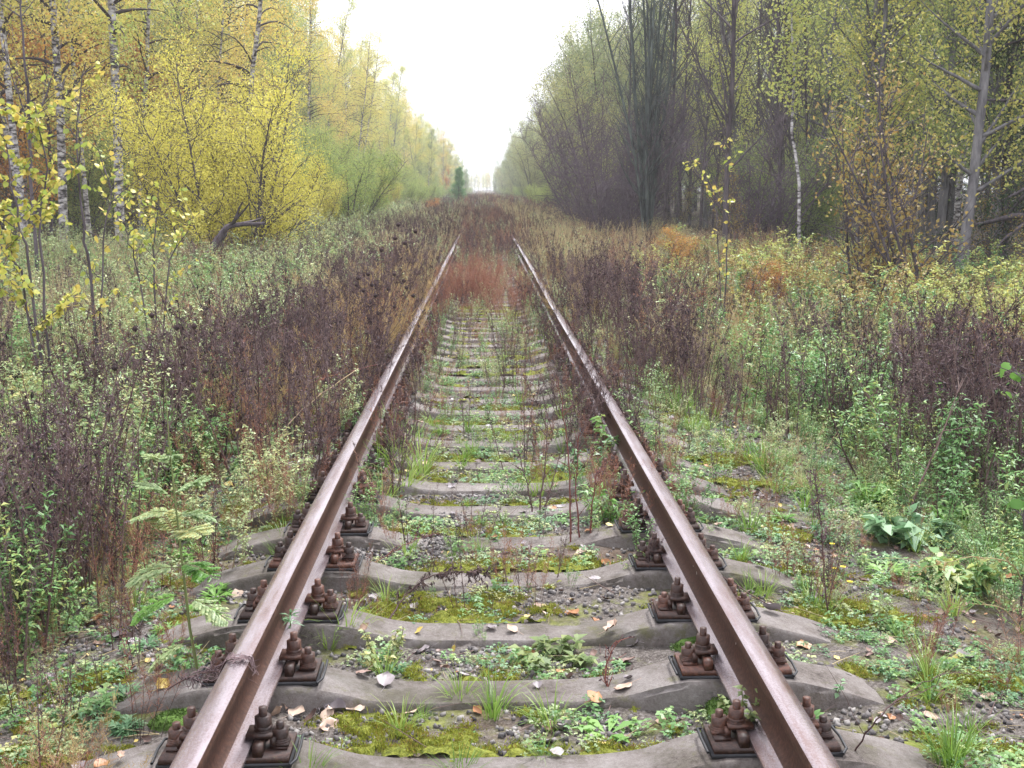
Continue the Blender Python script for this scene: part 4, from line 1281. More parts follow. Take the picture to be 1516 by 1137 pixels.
# verge on the side of the willows
sow('dead_weed', 240, -4.8, -1.7, 4.0, 8.5, (.8, 1.15), clump=(.8, 61, .42))
sow('green_weed', 260, -5.5, -1.7, 3.6, 9, (.4, .8))
sow('pale_weed', 520, -7.5, -2.0, 6, 14, (.6, 1.0), clump=(1.3, 62, .3))
sow('dead_weed', 200, -6.5, -1.5, 7, 14, (.7, 1.1), clump=(1.1, 63, .46))
sow('dead_weed', 260, -3.4, -1.3, 9, 22, (.7, 1.0), clump=(1.2, 64, .35))
sow('pale_weed', 700, -11, -2.5, 13, 34, (.8, 1.2), clump=(2.0, 65, .35))
sow('green_weed', 320, -11, -2.5, 10, 34, (.8, 1.3), clump=(2.0, 66, .4))
sow('dead_weed', 260, -11, -3.5, 9, 34, (.8, 1.2), clump=(1.4, 168, .5))
sow('straw_grass', 420, -9, -1.3, 8, 34, (.7, 1.1), clump=(1.6, 67, .45))
sow('rusty_weed', 160, -7, -1.3, 9, 30, (.7, 1.1), clump=(1.5, 68, .55))
sow('dead_weed', 1000, -6.5, -1.0, 17, 70, (.8, 1.25), clump=(2.4, 69, .35))
sow('pale_weed', 500, -7, -1.0, 17, 60, (.6, 1.1), clump=(2.0, 169, .4))
sow('straw_grass', 420, -7, -1.0, 17, 70, (.8, 1.2), clump=(2.0, 170, .4))
sow('pale_weed', 700, -10, -4, 34, 80, (1.0, 1.5))
# verge on the side of the dark wood
sow('dead_weed', 260, 2.6, 5.2, 5.8, 10, (.9, 1.3), clump=(1.0, 71, .40))
sow('green_weed', 90, 2.3, 5.0, 5.0, 10, (.6, 1.0))
sow('green_weed', 300, 2.0, 5.0, 3.4, 9, (.15, .5))
sow('green_weed', 420, 2.2, 7.5, 8, 20, (.6, 1.1), clump=(1.4, 72, .35))
sow('yellow_shrub', 260, 4.0, 9.5, 9, 26, (.6, 1.0), clump=(1.5, 73, .25))
sow('yellow_shrub', 160, 2.6, 6, 13, 30, (.4, .8), clump=(1.5, 74, .4))
sow('straw_grass', 420, 1.4, 8, 8, 50, (.7, 1.15), clump=(1.7, 75, .35))
sow('rusty_weed', 240, 1.5, 7.5, 9, 34, (.7, 1.15), clump=(1.6, 76, .5))
sow('dead_weed', 420, 1.3, 6.0, 8, 24, (.7, 1.15), clump=(1.3, 77, .45))
sow('dead_weed', 620, 1.1, 6.0, 22, 75, (.8, 1.2), clump=(2.4, 78, .4))
sow('straw_grass', 700, 1.1, 6.5, 20, 75, (.8, 1.3), clump=(2.2, 178, .35))
sow('pale_weed', 420, 1.1, 6.5, 20, 70, (.6, 1.1), clump=(2.2, 179, .4))
sow('pale_weed', 340, 1.4, 7, 10, 50, (.6, 1.0), clump=(1.8, 79, .45))
sow('tan_weed', 120, 1.1, 5, 10, 40, (.6, 1.0), clump=(1.5, 80, .5))
# the overgrown line itself, farther on
sow('dead_weed', 260, -1.2, 1.2, 22, 40, (.5, .9), off_rails)
sow('dead_weed', 420, -1.3, 1.3, 34, 75, (.6, 1.0))
sow('rusty_weed', 160, -1.3, 1.3, 30, 75, (.5, .9))
sow('pale_weed', 160, -1.3, 1.3, 30, 75, (.4, .8))
sow('pale_weed', 260, -1.1, 1.1, 17, 60, (.3, .6), off_rails)
sow('rusty_weed', 120, -1.2, 1.2, 18, 60, (.4, .8), off_rails)
sow('straw_grass', 120, -1.2, 1.2, 18, 60, (.3, .6), off_rails)
sow('dead_weed', 900, -7, 7, 70, 190, (.9, 1.4))
sow('rusty_weed', 300, -7, 7, 60, 190, (.9, 1.4))
sow('pale_weed', 300, -9, 9, 70, 190, (.8, 1.4))
# shoulders and cribs near at hand
sow('grass_tuft', 420, -2.8, 3.4, 2.6, 12, (.4, 1.0), off_rails, (.7, 81, .52))
sow('grass_tuft', 300, 1.3, 4.5, 3, 14, (.7, 1.4), None, (1.0, 82, .45))
sow('rosette', 260, -3.2, 4.2, 2.4, 10, (.35, .9), off_rails, (.6, 83, .5))
sow('rosette', 110, 1.5, 4.4, 2.6, 9, (.4, .9), None, (.6, 84, .45))
sow('dead_weed', 90, -4.4, -1.8, 4.2, 7.0, (.7, 1.05))
sow('green_weed', 160, -5, -1.8, 4.0, 9, (.5, .9))
sow('pale_weed', 150, -5, -1.9, 4.6, 9, (.5, .9))
sow('dead_weed', 60, -3.4, -1.4, 2.5, 4.2, (.2, .5))
sow('rusty_weed', 40, -2.2, -1.1, 2.6, 6, (.15, .4))
sow('dead_weed', 60, -.68, .68, 4.5, 16, (.12, .4))
sow('rusty_weed', 60, -.68, .68, 4.0, 16, (.1, .35))
sow('green_weed', 60, -.68, .68, 4.0, 16, (.08, .25))
sow('tan_weed', 8, -1.9, -1.1, 2.6, 6, (.25, .4))
sow('dead_weed', 30, -2.6, -1.25, 2.5, 5, (.3, .6))
sow('dead_weed', 26, 1.2, 2.6, 4.5, 10, (.2, .45))
sow('rusty_weed', 70, 1.2, 3.2, 3.4, 10, (.15, .4))
sow('straw_grass', 40, 1.8, 4.2, 3.0, 10, (.25, .5))
sow('dead_weed', 50, 2.4, 4.4, 4.0, 7, (.3, .6))
# weeds closing in on the rails
sow('dead_weed', 170, -1.9, -.95, 6, 24, (.6, 1.1))
FAST = lambda x, y: (np.abs(np.abs(x) - GAUGE_X) > .06)
sow('dead_weed', 90, -1.12, -.5, 6, 20, (.25, .7), FAST)
sow('dead_weed', 90, .5, 1.12, 6.5, 20, (.25, .7), FAST)
sow('rusty_weed', 60, -1.12, -.55, 5.5, 18, (.15, .5), FAST)
sow('rusty_weed', 50, .55, 1.12, 5.5, 18, (.15, .45), FAST)
sow('green_weed', 110, -1.1, -.5, 5.2, 18, (.12, .4), FAST)
sow('green_weed', 140, .5, 1.1, 5.2, 18, (.12, .4), FAST)
sow('grass_tuft', 80, -1.05, -.55, 5, 18, (.5, 1.1), FAST)
sow('grass_tuft', 80, .55, 1.05, 5, 18, (.5, 1.1), FAST)
sow('pale_weed', 24, -.66, .66, 9, 18, (.2, .45))
sow('dead_weed', 60, -2.2, -.95, 7, 14, (.8, 1.15))
sow('dead_weed', 60, .95, 2.3, 9, 18, (.8, 1.1))
sow('dead_weed', 14, .15, .62, 6.5, 13, (.4, .7))
sow('dead_weed', 8, -.62, .1, 8.5, 15, (.35, .6))
sow('rusty_weed', 24, -.66, .66, 14, 17, (.45, .75))
sow('dead_weed', 10, -.66, .66, 9, 18, (.3, .7))
sow('straw_grass', 16, -.66, .66, 9, 18, (.25, .45))
sow('rusty_weed', 60, -1.8, -.95, 4.5, 20, (.35, .75))
sow('tan_weed', 46, -1.7, -.9, 7.5, 20, (.5, .95))
sow('pale_weed', 70, -2.0, -1.0, 5, 20, (.35, .7))
sow('dead_weed', 110, .95, 1.9, 8, 24, (.4, .85))
sow('tan_weed', 30, .95, 1.9, 9, 24, (.4, .8))
sow('pale_weed', 60, .95, 2.0, 8, 20, (.3, .6))
sow('pale_weed', 50, 1.2, 3.0, 4, 9, (.15, .35))
sow('green_weed', 70, .9, 2.2, 5, 16, (.2, .45))
sow('green_weed', 30, -.66, .66, 6, 17, (.15, .4))
sow('dead_weed', 14, -.66, .66, 7, 17, (.2, .45))
sow('rusty_weed', 18, -.66, .66, 7.5, 17, (.2, .4))
sow('rusty_weed', 26, -.62, .15, 16.2, 19.5, (.6, .85))
sow('rusty_weed', 14, .1, .66, 17.2, 21, (.4, .6))
sow('tan_weed', 14, -1.5, -.85, 10, 16, (.8, 1.1))

for k, L in FIELD.items():
    L.sort(key=lambda p: p[1])
    # the nearest as plants of their own, the rest of the kind as one mass
    near, rest = L[:230], L[230:]
    for x, y, s in near:
        put(k, x, y, s)
    for v in range(len(MESH[k])):
        if (k, v) not in SRC and near:
            put(k, near[0][0] + .1, near[0][1], near[0][2], v=v)
    if len(rest) > 0:
        n = len(rest); xs = np.array([p[0] for p in rest]); ys = np.array([p[1] for p in rest])
        rot = np.stack([rng.normal(0, .08, n), rng.normal(0, .08, n), rng.random(n) * 6.28], 1)
        scatter(CAT[k][0] + "_mass", [SRC[(k, v)] for v in range(len(MESH[k]))], np.stack([xs, ys, gz(xs, ys)], 1), rot, [p[2] for p in rest],
                rng.integers(0, len(MESH[k]), n), "mass of " + CAT[k][2].split(" in ")[0].split(" beside ")[0] + " filling the verge farther along the line", CAT[k][1])

# creeping herbs, stones and crumbs of leaf too many to count
def herbs(name, n, x0, x1, y0, y1, srcs, sc, label, cat, clump=None, where=None, dz=0.0, tiltsd=.15):
    x = rng.uniform(x0, x1, n); y = y0 + (y1 - y0) * rng.random(n) ** 1.35
    ok = np.ones(n, bool)
    if clump: ok &= vnoise(x, y, clump[0], clump[1]) > clump[2]
    if where is not None: ok &= where(x, y)
    x, y = x[ok], y[ok]; n = len(x)
    return scatter(name, srcs, np.stack([x, y, gz(x, y) + dz], 1), np.stack([rng.normal(0, tiltsd, n), rng.normal(0, tiltsd, n), rng.random(n) * 6.28], 1), rng.uniform(*sc, n), rng.integers(0, len(srcs), n), label, cat)


herb_src = []
for v, me in enumerate(MESH['herb']):
    p = on_ground(1180 + v * 60, 1000 - v * 50)
    o = obj("creeping_herb", me, None, (p.x, p.y, float(gz(p.x, p.y))), (0, 0, v))
    tag(o, ["small pale trefoil herb on the shoulder beyond the sleeper ends", "blue green creeping herb by the sleeper ends", "larger leaved green creeping herb on the shoulder", "tiny leaved pale creeping herb on the gravel"][v], "herb", "creeping herbs")
    herb_src.append(o)


def on_sleeper(x, y):
    d = np.min(np.abs(y[:, None] - (SL + .085)[None, :]), 1)
    return (d < .12) & (np.abs(x) < 1.34)


free = lambda x, y: (~on_sleeper(x, y)) & (np.abs(np.abs(x) - GAUGE_X) > .09)
herbs("ground_herbs", 5200, -1.5, 1.5, 2.2, 14, herb_src, (.4, 1.0), "sprinkling of tiny green herbs in the gravel between the sleepers", "herbs", (.35, 85, .5), free)
herbs("verge_herbs", 7000, 1.3, 5.0, 2.4, 12, [herb_src[1], herb_src[2], herb_src[3], herb_src[2]], (.35, .95), "carpet of low green herbs on the shoulder toward the dark wood", "herbs", (.5, 86, .42))
herbs("bank_herbs", 5200, -6.0, -1.3, 2.4, 12, herb_src, (.5, 1.3), "carpet of low green herbs on the shoulder toward the willows", "herbs", (.6, 87, .36))


def stone_mesh(seed):
    r = np.random.default_rng(seed); b = MB()
    v = np.array([(-1, -1, -1), (1, -1, -1), (1, 1, -1), (-1, 1, -1), (-1, -1, 1), (1, -1, 1), (1, 1, 1), (-1, 1, 1)], float) * r.uniform(.45, 1, (8, 3)) * [1, .8, .6]
    q = [(0, 3, 2, 1), (4, 5, 6, 7), (0, 1, 5, 4), (1, 2, 6, 5), (2, 3, 7, 6), (3, 0, 4, 7)]
    b.add(v * .012, q, 0, r.random())
    return b.mesh("stone", M['stone'])


stone_src = []
for v in range(4):
    p = on_ground(640 + v * 22, 778 + v * 5)
    o = obj("stone", stone_mesh(v), None, (p.x, p.y, float(gz(p.x, p.y)) + .004), (v, 0, v * 2))
    tag(o, "small dark ballast stone on the gravel patch before the grass tuft", "stone", "loose ballast stones"); stone_src.append(o)
herbs("ground_herbs", 900, -1.5, 1.5, 5, 14, herb_src, (.4, 1.1), "more tiny green herbs in the silted gaps farther up the track", "herbs", (.4, 185, .4))
herbs("gravel", 32000, -1.7, 1.9, 2.2, 12, stone_src, (.2, 1.25), "dark ballast gravel scattered between the sleepers", "gravel", (.5, 88, .30), free, .003, 1.2)
herbs("gravel", 2600, -.75, -.05, 5.05, 6.3, stone_src, (.5, 1.2), "patch of black gravel beside the light green grass tuft", "gravel", (.25, 89, .35), None, .004, 1.2)

def moss_tip_mesh(seed, mat):
    r = np.random.default_rng(seed); b = MB(); n = 60
    c = r.normal(0, .013, (n, 3)); c[:, 2] = -.002
    b.leaves(c, np.stack([r.normal(0, .5, n), r.normal(0, .5, n), np.ones(n)], 1), r.normal(size=(n, 3)), r.uniform(.005, .013, n), .0032, 0, r.random(n))
    return b.mesh("moss_tips", mat)


M['moss_tip'] = leaf_mat("moss_tip", [(.10, .12, .02), (.21, .24, .03), (.30, .31, .05), (.24, .15, .05)], .2, .8, .5)
tips = []
for v in range(3):
    o = obj("moss_tuft", moss_tip_mesh(600 + v, M['moss_tip']), None, (-.2 + .12 * v, 3.30, float(gz(-.2 + .12 * v, 3.30))))
    tag(o, ["tiny yellow moss tuft in the nearest gap", "tiny moss tuft beside another in the nearest gap", "tiny moss tuft nearest the middle of the first gap"][v], "moss", "moss tufts"); tips.append(o)


def mossy(x, y):
    f = vnoise(x, y, .38, 31) * .34 + vnoise(x, y, .14, 32) * .24 + vnoise(x, y, .055, 33) * .26 + vnoise(x, y, .025, 37) * .16
    d = y[:, None] - (SL + .17)[None, :]
    best = np.min(np.where(d > 0, d, 9), 1)
    return (f + np.interp(best, [0, .03, .12, .22, .4], [.16, .16, .06, -.06, -.02]) - np.clip(np.abs(x) - 1.35, 0, 1) * .3 > .59) & free(x, y)


herbs("moss", 60000, -1.7, 1.9, 2.4, 9, tips, (.7, 1.5), "fine moss tips over the cushions at the feet of the sleepers", "moss", None, mossy, .008, .3)

# ------------------------------------------------------------------ fallen leaves
def fallen_leaf_mesh(seed, mat, curl, folded=0.2, L=.06, W=.05, ser=.06):
    r = np.random.default_rng(seed); b = MB()
    us = np.array([0, .10, .28, .5, .72, .9, 1.0]); ws = np.array([.02, .26, .46, .5, .36, .16, .01])
    rows = []
    for u, w in zip(us, ws):
        w = w * (1 + r.normal(0, ser))
        z = curl * ((u - .5) ** 2 * 4) + r.normal(0, .02)
        rows.append([((u - .5) * L, s * w * W, (z * .35 + abs(s) ** 1.5 * folded * w * 1.5 + r.normal(0, .045)) * L) for s in (-1, -.5, 0, .5, 1)])
    v = np.array(rows); n = 5
    i = np.arange(len(us) - 1)[:, None] * n; j = np.arange(n - 1)[None, :]
    b.add(v.reshape(-1, 3), np.stack([i + j, i + n + j, i + n + j + 1, i + j + 1], -1).reshape(-1, 4))
    m = v[0, 2]
    b.tube([m, m + np.array([-.014, .003, .002]), m + np.array([-.03, .008, .006])], .0007, 3)
    return b.mesh("fallen_leaf", mat, True)


FL = {}
for kx, (c, mt) in enumerate(LITTER.items()):
    FL[c] = [fallen_leaf_mesh(400 + kx * 10, mt, .22, .08, .06, .048, .14), fallen_leaf_mesh(401 + kx * 10, mt, .12, .22, .055, .044, .12), fallen_leaf_mesh(402 + kx * 10, mt, .5, .35, .065, .045, .16), fallen_leaf_mesh(403 + kx * 10, mt, .10, .05, .045, .045, .10)]
FLAB = {'grey': "pale grey curled dead leaf lying on the track bed", 'tan': "light tan dead leaf lying on the track bed", 'rusty': "rust orange dead leaf lying by the track",
        'yellow': "yellow fallen leaf lying by the track", 'brown': "dark brown shrivelled leaf lying on the track bed"}


def leaf_at(x, y, c, sc=1.0, label=None, dz=.006, v=None, tilt=.22, z=None):
    zz = (float(gz(x, y)) if z is None else z) + dz
    o = obj("fallen_leaf", FL[c][int(rng.integers(4)) if v is None else v], None, (x, y, zz), (rng.normal(0, tilt), rng.normal(0, tilt), rng.random() * 6.28), sc)
    return tag(o, label or FLAB[c], "leaf", "fallen leaves")


def surf(x, y):
    """height of what a leaf comes to rest on"""
    g = float(gz(x, y))
    d = np.min(np.abs(SL + .085 - y))
    if d < .095 and abs(x) < 1.33:
        return max(g, float(np.interp(abs(x), [0, .30, .42, .56, .64, .95, 1.02, 1.20, 1.33], [.038, .040, .052, .090, .1060, .1075, .102, .062, .010])) + .002)
    return g


# the heap of leaves by the second fastening
heap = [(432, 1022, 'grey', 1.25, "round pale leaf standing at the edge of the leaf heap", 0.02), (470, 1032, 'grey', 1.35, "largest slate grey leaf on top of the heap by the rail", .03),
        (455, 1048, 'grey', 1.1, "grey leaf in the middle of the heap", .015), (425, 1052, 'tan', 1.2, "tan leaf on the rail side of the heap", .01),
        (440, 1062, 'tan', 1.2, "pinkish tan leaf at the near foot of the heap", .01), (478, 1050, 'grey', 1.3, "dark grey leaf under the largest one", .012),
        (497, 1058, 'grey', 1.2, "grey leaf at the near end of the heap", .01), (500, 1050, 'yellow', 1.2, "cream yellow leaf among the grey ones of the heap", .014),
        (523, 1054, 'tan', 1.3, "orange tan leaf on the far side of the heap from the rail", .01), (485, 1066, 'tan', 1.1, "flat tan leaf just below the heap", .006),
        (412, 1065, 'tan', 1.0, "small pink leaf between the heap and the bolts", .006), (460, 1068, 'brown', 1.0, "brown leaf at the lower rim of the heap", .006)]
for px, py, c, s, lab, dz in heap:
    p = on_ground(px, py, .02); leaf_at(p.x, p.y, c, s * 1.1, lab, dz + .005, None, .3)
singles = [(572, 1026, 'grey', 1.5, "white grey crumpled leaf resting on the clean pale sleeper"), (880, 1048, 'rusty', 1.3, "upright rusty leaf at the moss by the sleeper edge"),
           (1190, 963, 'rusty', 1.4, "large rust orange lobed leaf beyond the rail at a sleeper side"), (1208, 1060, 'yellow', 1.3, "bright yellow leaf by the outer bolts of the rail"),
           (905, 950, 'tan', 1.4, "tan leaf leaning against the sleeper near the green moss cushion"), (935, 955, 'grey', 1.4, "grey leaf beside the tan one near the green moss cushion"),
           (968, 955, 'tan', 1.5, "pink tan leaf closest to the green moss cushion"), (860, 825, 'tan', 1.3, "cream leaf in the moss near the tall bare stems"),
           (880, 873, 'grey', 1.3, "grey leaf on the moss before the fastening with a black pad"), (538, 752, 'grey', 1.6, "round white grey leaf by the inner bolts near the grass clump"),
           (1062, 800, 'tan', 1.1, "tan leaf beside the outer bolts"), (1195, 780, 'grey', 1.5, "white leaf on a sleeper end beyond the rail"), (1120, 875, 'grey', 1.6, "flat grey leaf on moss outside the rail"),
           (1430, 970, 'grey', 1.6, "pale narrow leaf in the grass of the shoulder"), (1500, 960, 'yellow', 1.3, "yellow leaf at the edge of the photo in the herbs"), (1470, 1000, 'rusty', 1.5, "tan orange leaf at the edge of the shoulder herbs"),
           (50, 948, 'tan', 1.4, "pale round leaf on bare earth among the dead stems"), (140, 912, 'rusty', 1.6, "rusty leaf under the withered weeds"), (20, 1015, 'rusty', 1.6, "orange brown leaf at the photo edge among dead stems")]
for px, py, c, s, lab in singles:
    p = on_ground(px, py, .01); leaf_at(p.x, p.y, c, s * .95, lab, .008, None, .3, surf(p.x, p.y))
cs = list(LITTER)
for k in range(262):
    y = 2.65 + 6 * rng.random() ** 1.5
    x = rng.uniform(-1.6, 1.6) if k % 4 else rng.uniform(1.0, 2.8)
    if abs(abs(x) - GAUGE_X) < .22: x += .45 * (1 if rng.random() < .5 else -1)
    c = str(rng.choice(cs, p=[.34, .33, .13, .09, .11]))
    leaf_at(x, y, c, rng.uniform(.55, 1.25), None, .006, None, .25, surf(x, y))
protoL = [obj("fallen_leaf", FL[c][v], None, (.1 * q - .3, 9.1 + .07 * q, float(gz(.1 * q - .3, 9.1 + .07 * q)) + .01), (.1, .1, q), .8) for q, (c, v) in enumerate((('grey', 0), ('tan', 1), ('brown', 2), ('rusty', 3), ('brown', 0), ('yellow', 3)))]
for o, c in zip(protoL, ('grey', 'tan', 'brown', 'rusty', 'brown', 'yellow')):
    tag(o, FLAB[c], "leaf", "fallen leaves")
herbs("leaf_litter", 9500, -4, 4, 2.3, 15, protoL, (.2, .7), "crumbs and bits of dead leaf strewn over the ground", "leaf litter", (.5, 90, .36), free, .008, .4)


def crumb_mesh(seed):
    r = np.random.default_rng(seed); b = MB()
    d = np.array([1, r.normal(0, .2), 0])
    L = r.uniform(.06, .16)
    b.tube([d * 0, d * L * .4 + r.normal(0, .006, 3) * [0, 1, .5], d * L], [.0015, .0013, .0006], 4, 0, r.random())
    return b.mesh("dry_straw", [M['straw'] if seed % 2 else M['stem_brown']])


crumb_src = []
for v in range(4):
    o = obj("dry_straw", crumb_mesh(500 + v), None, (-.3 + .2 * v, 4.0 + .02 * v, float(gz(-.3 + .2 * v, 4.0)) + .003), (0, 0, v))
    tag(o, "broken bit of dry stalk lying between two near sleepers", "straw", "bits of dry stalk"); crumb_src.append(o)
herbs("straw_litter", 9000, -5, 5, 2.3, 15, crumb_src, (.5, 1.5), "broken dry stalks strewn over the ground", "straw", (.7, 91, .3), free, .006, .25)

# ------------------------------------------------------------------ plants the photo picks out one by one
def thing(name, label, cat, p, group=None):
    e = bpy.data.objects.new(name, None); e.empty_display_size = .1
    e.location = p; COL.objects.link(e)
    return tag(e, label, cat, group)


def local(P, o):
    return [np.array(p) - np.array(o) for p in P]


# tall feathery plant beside the rail
base = on_ground(297, 1028, .0); Yp = base.y
P = [np.array(base), np.array(at(291, 985, Yp)), np.array(at(281, 930, Yp + .02)), np.array(at(273, 860, Yp + .04)), np.array(at(266, 800, Yp + .06)), np.array(at(258, 730, Yp + .10)), np.array(at(250, 650, Yp + .14)), np.array(at(244, 560, Yp + .2))]
t_ = thing("feathery_plant", "tall plant with fern like light green leaves growing right beside the rail", "plant", base)
b = MB(); L = local(P, base); b.tube(L, [.006, .0056, .005, .0045, .004, .0032, .0024, .0012], 6, 0, .7)
obj("stem", b.mesh("feathery_stem", [M['stem_green']]), t_)
for (px, py, dx, dy, dz, Lf, wf) in ((262, 795, .25, -.3, .35, .17, .055), (262, 795, -.2, .25, .35, .15, .05), (268, 840, -.6, -.1, .15, .17, .055), (268, 835, .5, -.3, .2, .14, .05), (275, 880, -1, -.15, .05, .19, .055), (276, 885, 1, -.25, .0, .16, .05),
                                     (284, 950, -1, -.2, -.05, .16, .05), (256, 740, -.4, -.2, .6, .13, .045), (255, 735, .5, .0, .6, .13, .045), (257, 760, -.8, .1, .3, .14, .045), (258, 765, .7, .2, .3, .13, .04), (280, 905, .3, .9, .1, .15, .05), (252, 690, .2, -.5, .8, .09, .03), (252, 690, -.5, .2, .6, .1, .03)):
    bb = MB()
    feather_leaf(bb, np.array(at(px, py, Yp + .05)) - np.array(base), (dx, dy, dz), Lf * 1.12, wf * 1.35, 1, 11, .9)
    obj("leaf", bb.mesh("feathery_leaf", [M['stem_green'], M['fresh'] if rng.random() < .4 else M['weed_pale']]), t_)


def head_weed(base, tips, label, hr=.016, hl=.034, name="seed_head_weed"):
    """dark branched stalks that end in dark egg shaped seed heads"""
    t = thing(name, label, "weed", base, "weeds with dark seed heads")
    b = MB(); bo = np.array(base)
    trunk_top = np.mean([np.array(x) for x in tips], 0) - bo
    T = [np.zeros(3) - [0, 0, .02], trunk_top * [.4, .4, .35] + rng.normal(0, .01, 3), trunk_top * [.7, .7, .62]]
    b.tube(T, [.0055, .0045, .0035], 5, 0, .2)
    for k, tp in enumerate(tips):
        tp = np.array(tp) - bo
        s = T[1] + (T[2] - T[1]) * rng.random()
        mid = s + (tp - s) * .5 + np.array([(tp - s)[0] * .2, 0, -.02])
        b.tube([s, mid, tp], [.003, .0022, .0016], 4, 0, rng.random())
        h = MB()
        n = 7; u = np.linspace(0, 1, n)
        rr = hr * np.sin(np.pi * (u * .86 + .1)) ** .8 * np.where(u > .75, .8, 1)
        h.tube(np.stack([tp[0] + 0 * u, tp[1] + 0 * u, tp[2] - .004 + u * hl], 1), rr, 7, 0, .4)
        m = 26; uu = rng.random(m); az = rng.random(m) * 6.28
        rr2 = np.interp(uu, u, rr)
        c = np.stack([tp[0] + rr2 * np.cos(az), tp[1] + rr2 * np.sin(az), tp[2] + uu * hl], 1)
        h.leaves(c, np.stack([np.cos(az), np.sin(az), rng.uniform(.3, 1.2, m)], 1), rng.normal(size=(m, 3)), .011, .004, 0)
        h.leaves(np.tile(tp, (6, 1)), np.stack([np.cos(np.arange(6)), np.sin(np.arange(6)), np.full(6, .5)], 1), np.tile([0, 0, 1.0], (6, 1)), .035, .004, 0)
        obj("seed_head", h.mesh("seed_head", [M['bract']], True), t)
    m = 26
    zz = rng.random(m); c = np.stack([np.interp(zz, [0, .5, 1], [T[0][0], T[1][0], T[2][0]]), np.interp(zz, [0, .5, 1], [T[0][1], T[1][1], T[2][1]]), np.interp(zz, [0, .5, 1], [T[0][2], T[1][2], T[2][2]])], 1)
    b.leaves(c, unit(m) - [0, 0, .6], unit(m), .06, .014, 1, None, .5)
    obj("stem", b.mesh("seed_head_stem", [M['stem_brown'], M['dead_leaf']]), t)
    return t


p = on_ground(250, 765, -.08)
head_weed(p, [at(x, y, p.y + d) for x, y, d in ((200, 490, .0), (225, 470, .1), (262, 488, .0), (288, 486, .1), (304, 552, -.1), (170, 548, .0), (225, 676, -.15))], "tall weed with dark thistle like heads standing in the verge weeds")
p = on_ground(560, 590, .0)
head_weed(p, [at(x, y, p.y + d) for x, y, d in ((530, 414, .0), (545, 408, .2), (551, 424, .1), (538, 432, .0), (528, 424, .1), (556, 440, -.1), (584, 408, .1), (598, 418, .2), (602, 428, .1), (560, 466, .0), (584, 456, .1), (548, 450, 0), (612, 440, 0), (575, 430, .2))], "cluster of thin stalks with many small dark round heads just outside the rail", .017, .034)
p = on_ground(520, 600, .0)
head_weed(p, [at(x, y, p.y + d) for x, y, d in ((585, 355, .0), (600, 362, .3), (565, 372, .1), (615, 345, .4), (590, 335, .2))], "higher stalk with small dark heads farther up the same rail", .018, .034)

# the dark withered weed leaning on the inside of the rail
p = on_ground(578, 688, .01)
put('dead_weed', p.x, p.y, .62, 1.0, 4, "nearly black withered weed standing inside the rail above green grass", (.05, -.12))
put('dead_weed', p.x - .05, p.y + .15, .58, 2.0, 3, "second dark withered weed whose twigs cross the rail", (0, -.3))
p = on_ground(608, 672); put('dead_weed', p.x, p.y, .5, .5, 2, "slim reddish withered stalk just inside the rail", (.0, .2))
put('grass_tuft', on_ground(548, 672).x, on_ground(548, 672).y, 1.0, 0, 1, "green grass at the foot of the dark withered weed")
for k, (px, py, s, lab) in enumerate(((590, 700, 1.6, "trailing green grass clump spilling over a sleeper by the rail"), (625, 715, 1.5, "outer tuft of the trailing grass clump"), (565, 712, 1.3, "grass tuft of the clump that touches the rail"), (600, 730, 1.2, "lowest tuft of the trailing grass clump"))):
    q = on_ground(px, py, .01); put('grass_tuft', q.x, q.y, s, None, 1, lab, (.25, .1))
q = on_ground(745, 782, .01); put('grass_tuft', q.x, q.y, .8, 0, 2, "light green grass tuft standing on the sleeper edge in mid track", (0, 0))
put('grass_tuft', q.x + .14, q.y + .02, .7, 1, 2, "smaller half of the light green tuft in mid track", (0, 0))
put('grass_tuft', q.x - .12, q.y + .01, .55, 2, 0, "thin blades at the side of the light green mid track tuft", (0, 0))
q = on_ground(735, 572); put('green_weed', q.x, q.y, .52, 0, 1, "bushy green weed in the middle of the track beyond the bare sleepers")
q = on_ground(752, 512); put('green_weed', q.x, q.y, .45, 0, 0, "bright green weed in mid track farther up the line")
q = on_ground(690, 560); put('green_weed', q.x, q.y, .3, 2, 2, "small green weed near the middle of the track beside dry stalks")
q = on_ground(520, 545); put('grass_tuft', q.x, q.y, 1.0, 2, 0, "bright moss green tuft outside the rail in the weeds")

# narrow leaved plant and nettle on the other rail
def narrow_plant(name, label, base, n_st, H, lf, mat, lean=.35, cat="plant", wide=.16):
    t = thing(name, label, cat, base)
    b, l = MB(), MB()
    for s in range(n_st):
        a = rng.random() * 6.28
        T = polyline((math.cos(a) * .03, math.sin(a) * .03, -.02), (math.cos(a) * lean, math.sin(a) * lean, 1), H * rng.uniform(.55, 1.05), 6, .06, .05)
        b.tube(T, np.linspace(.003, .0012, 7), 4, 0, rng.random())
        n = 22; u = rng.uniform(.15, 1, n) * 5.99; ki = u.astype(int); az = rng.random(n) * 6.28
        c = T[ki] + (T[ki + 1] - T[ki]) * (u - ki)[:, None]
        l.leaves(c, np.stack([np.cos(az), np.sin(az), rng.normal(.25, .35, n)], 1), np.tile([0, 0, 1.0], (n, 1)) + rng.normal(0, .3, (n, 3)), lf * rng.uniform(.6, 1.2, n), lf * wide * rng.uniform(.8, 1.2, n), 0, None, .3)
    obj("stem", b.mesh("plant_stem", [M['stem_green']]), t); obj("leaves", l.mesh("plant_leaves", [mat]), t)
    return t


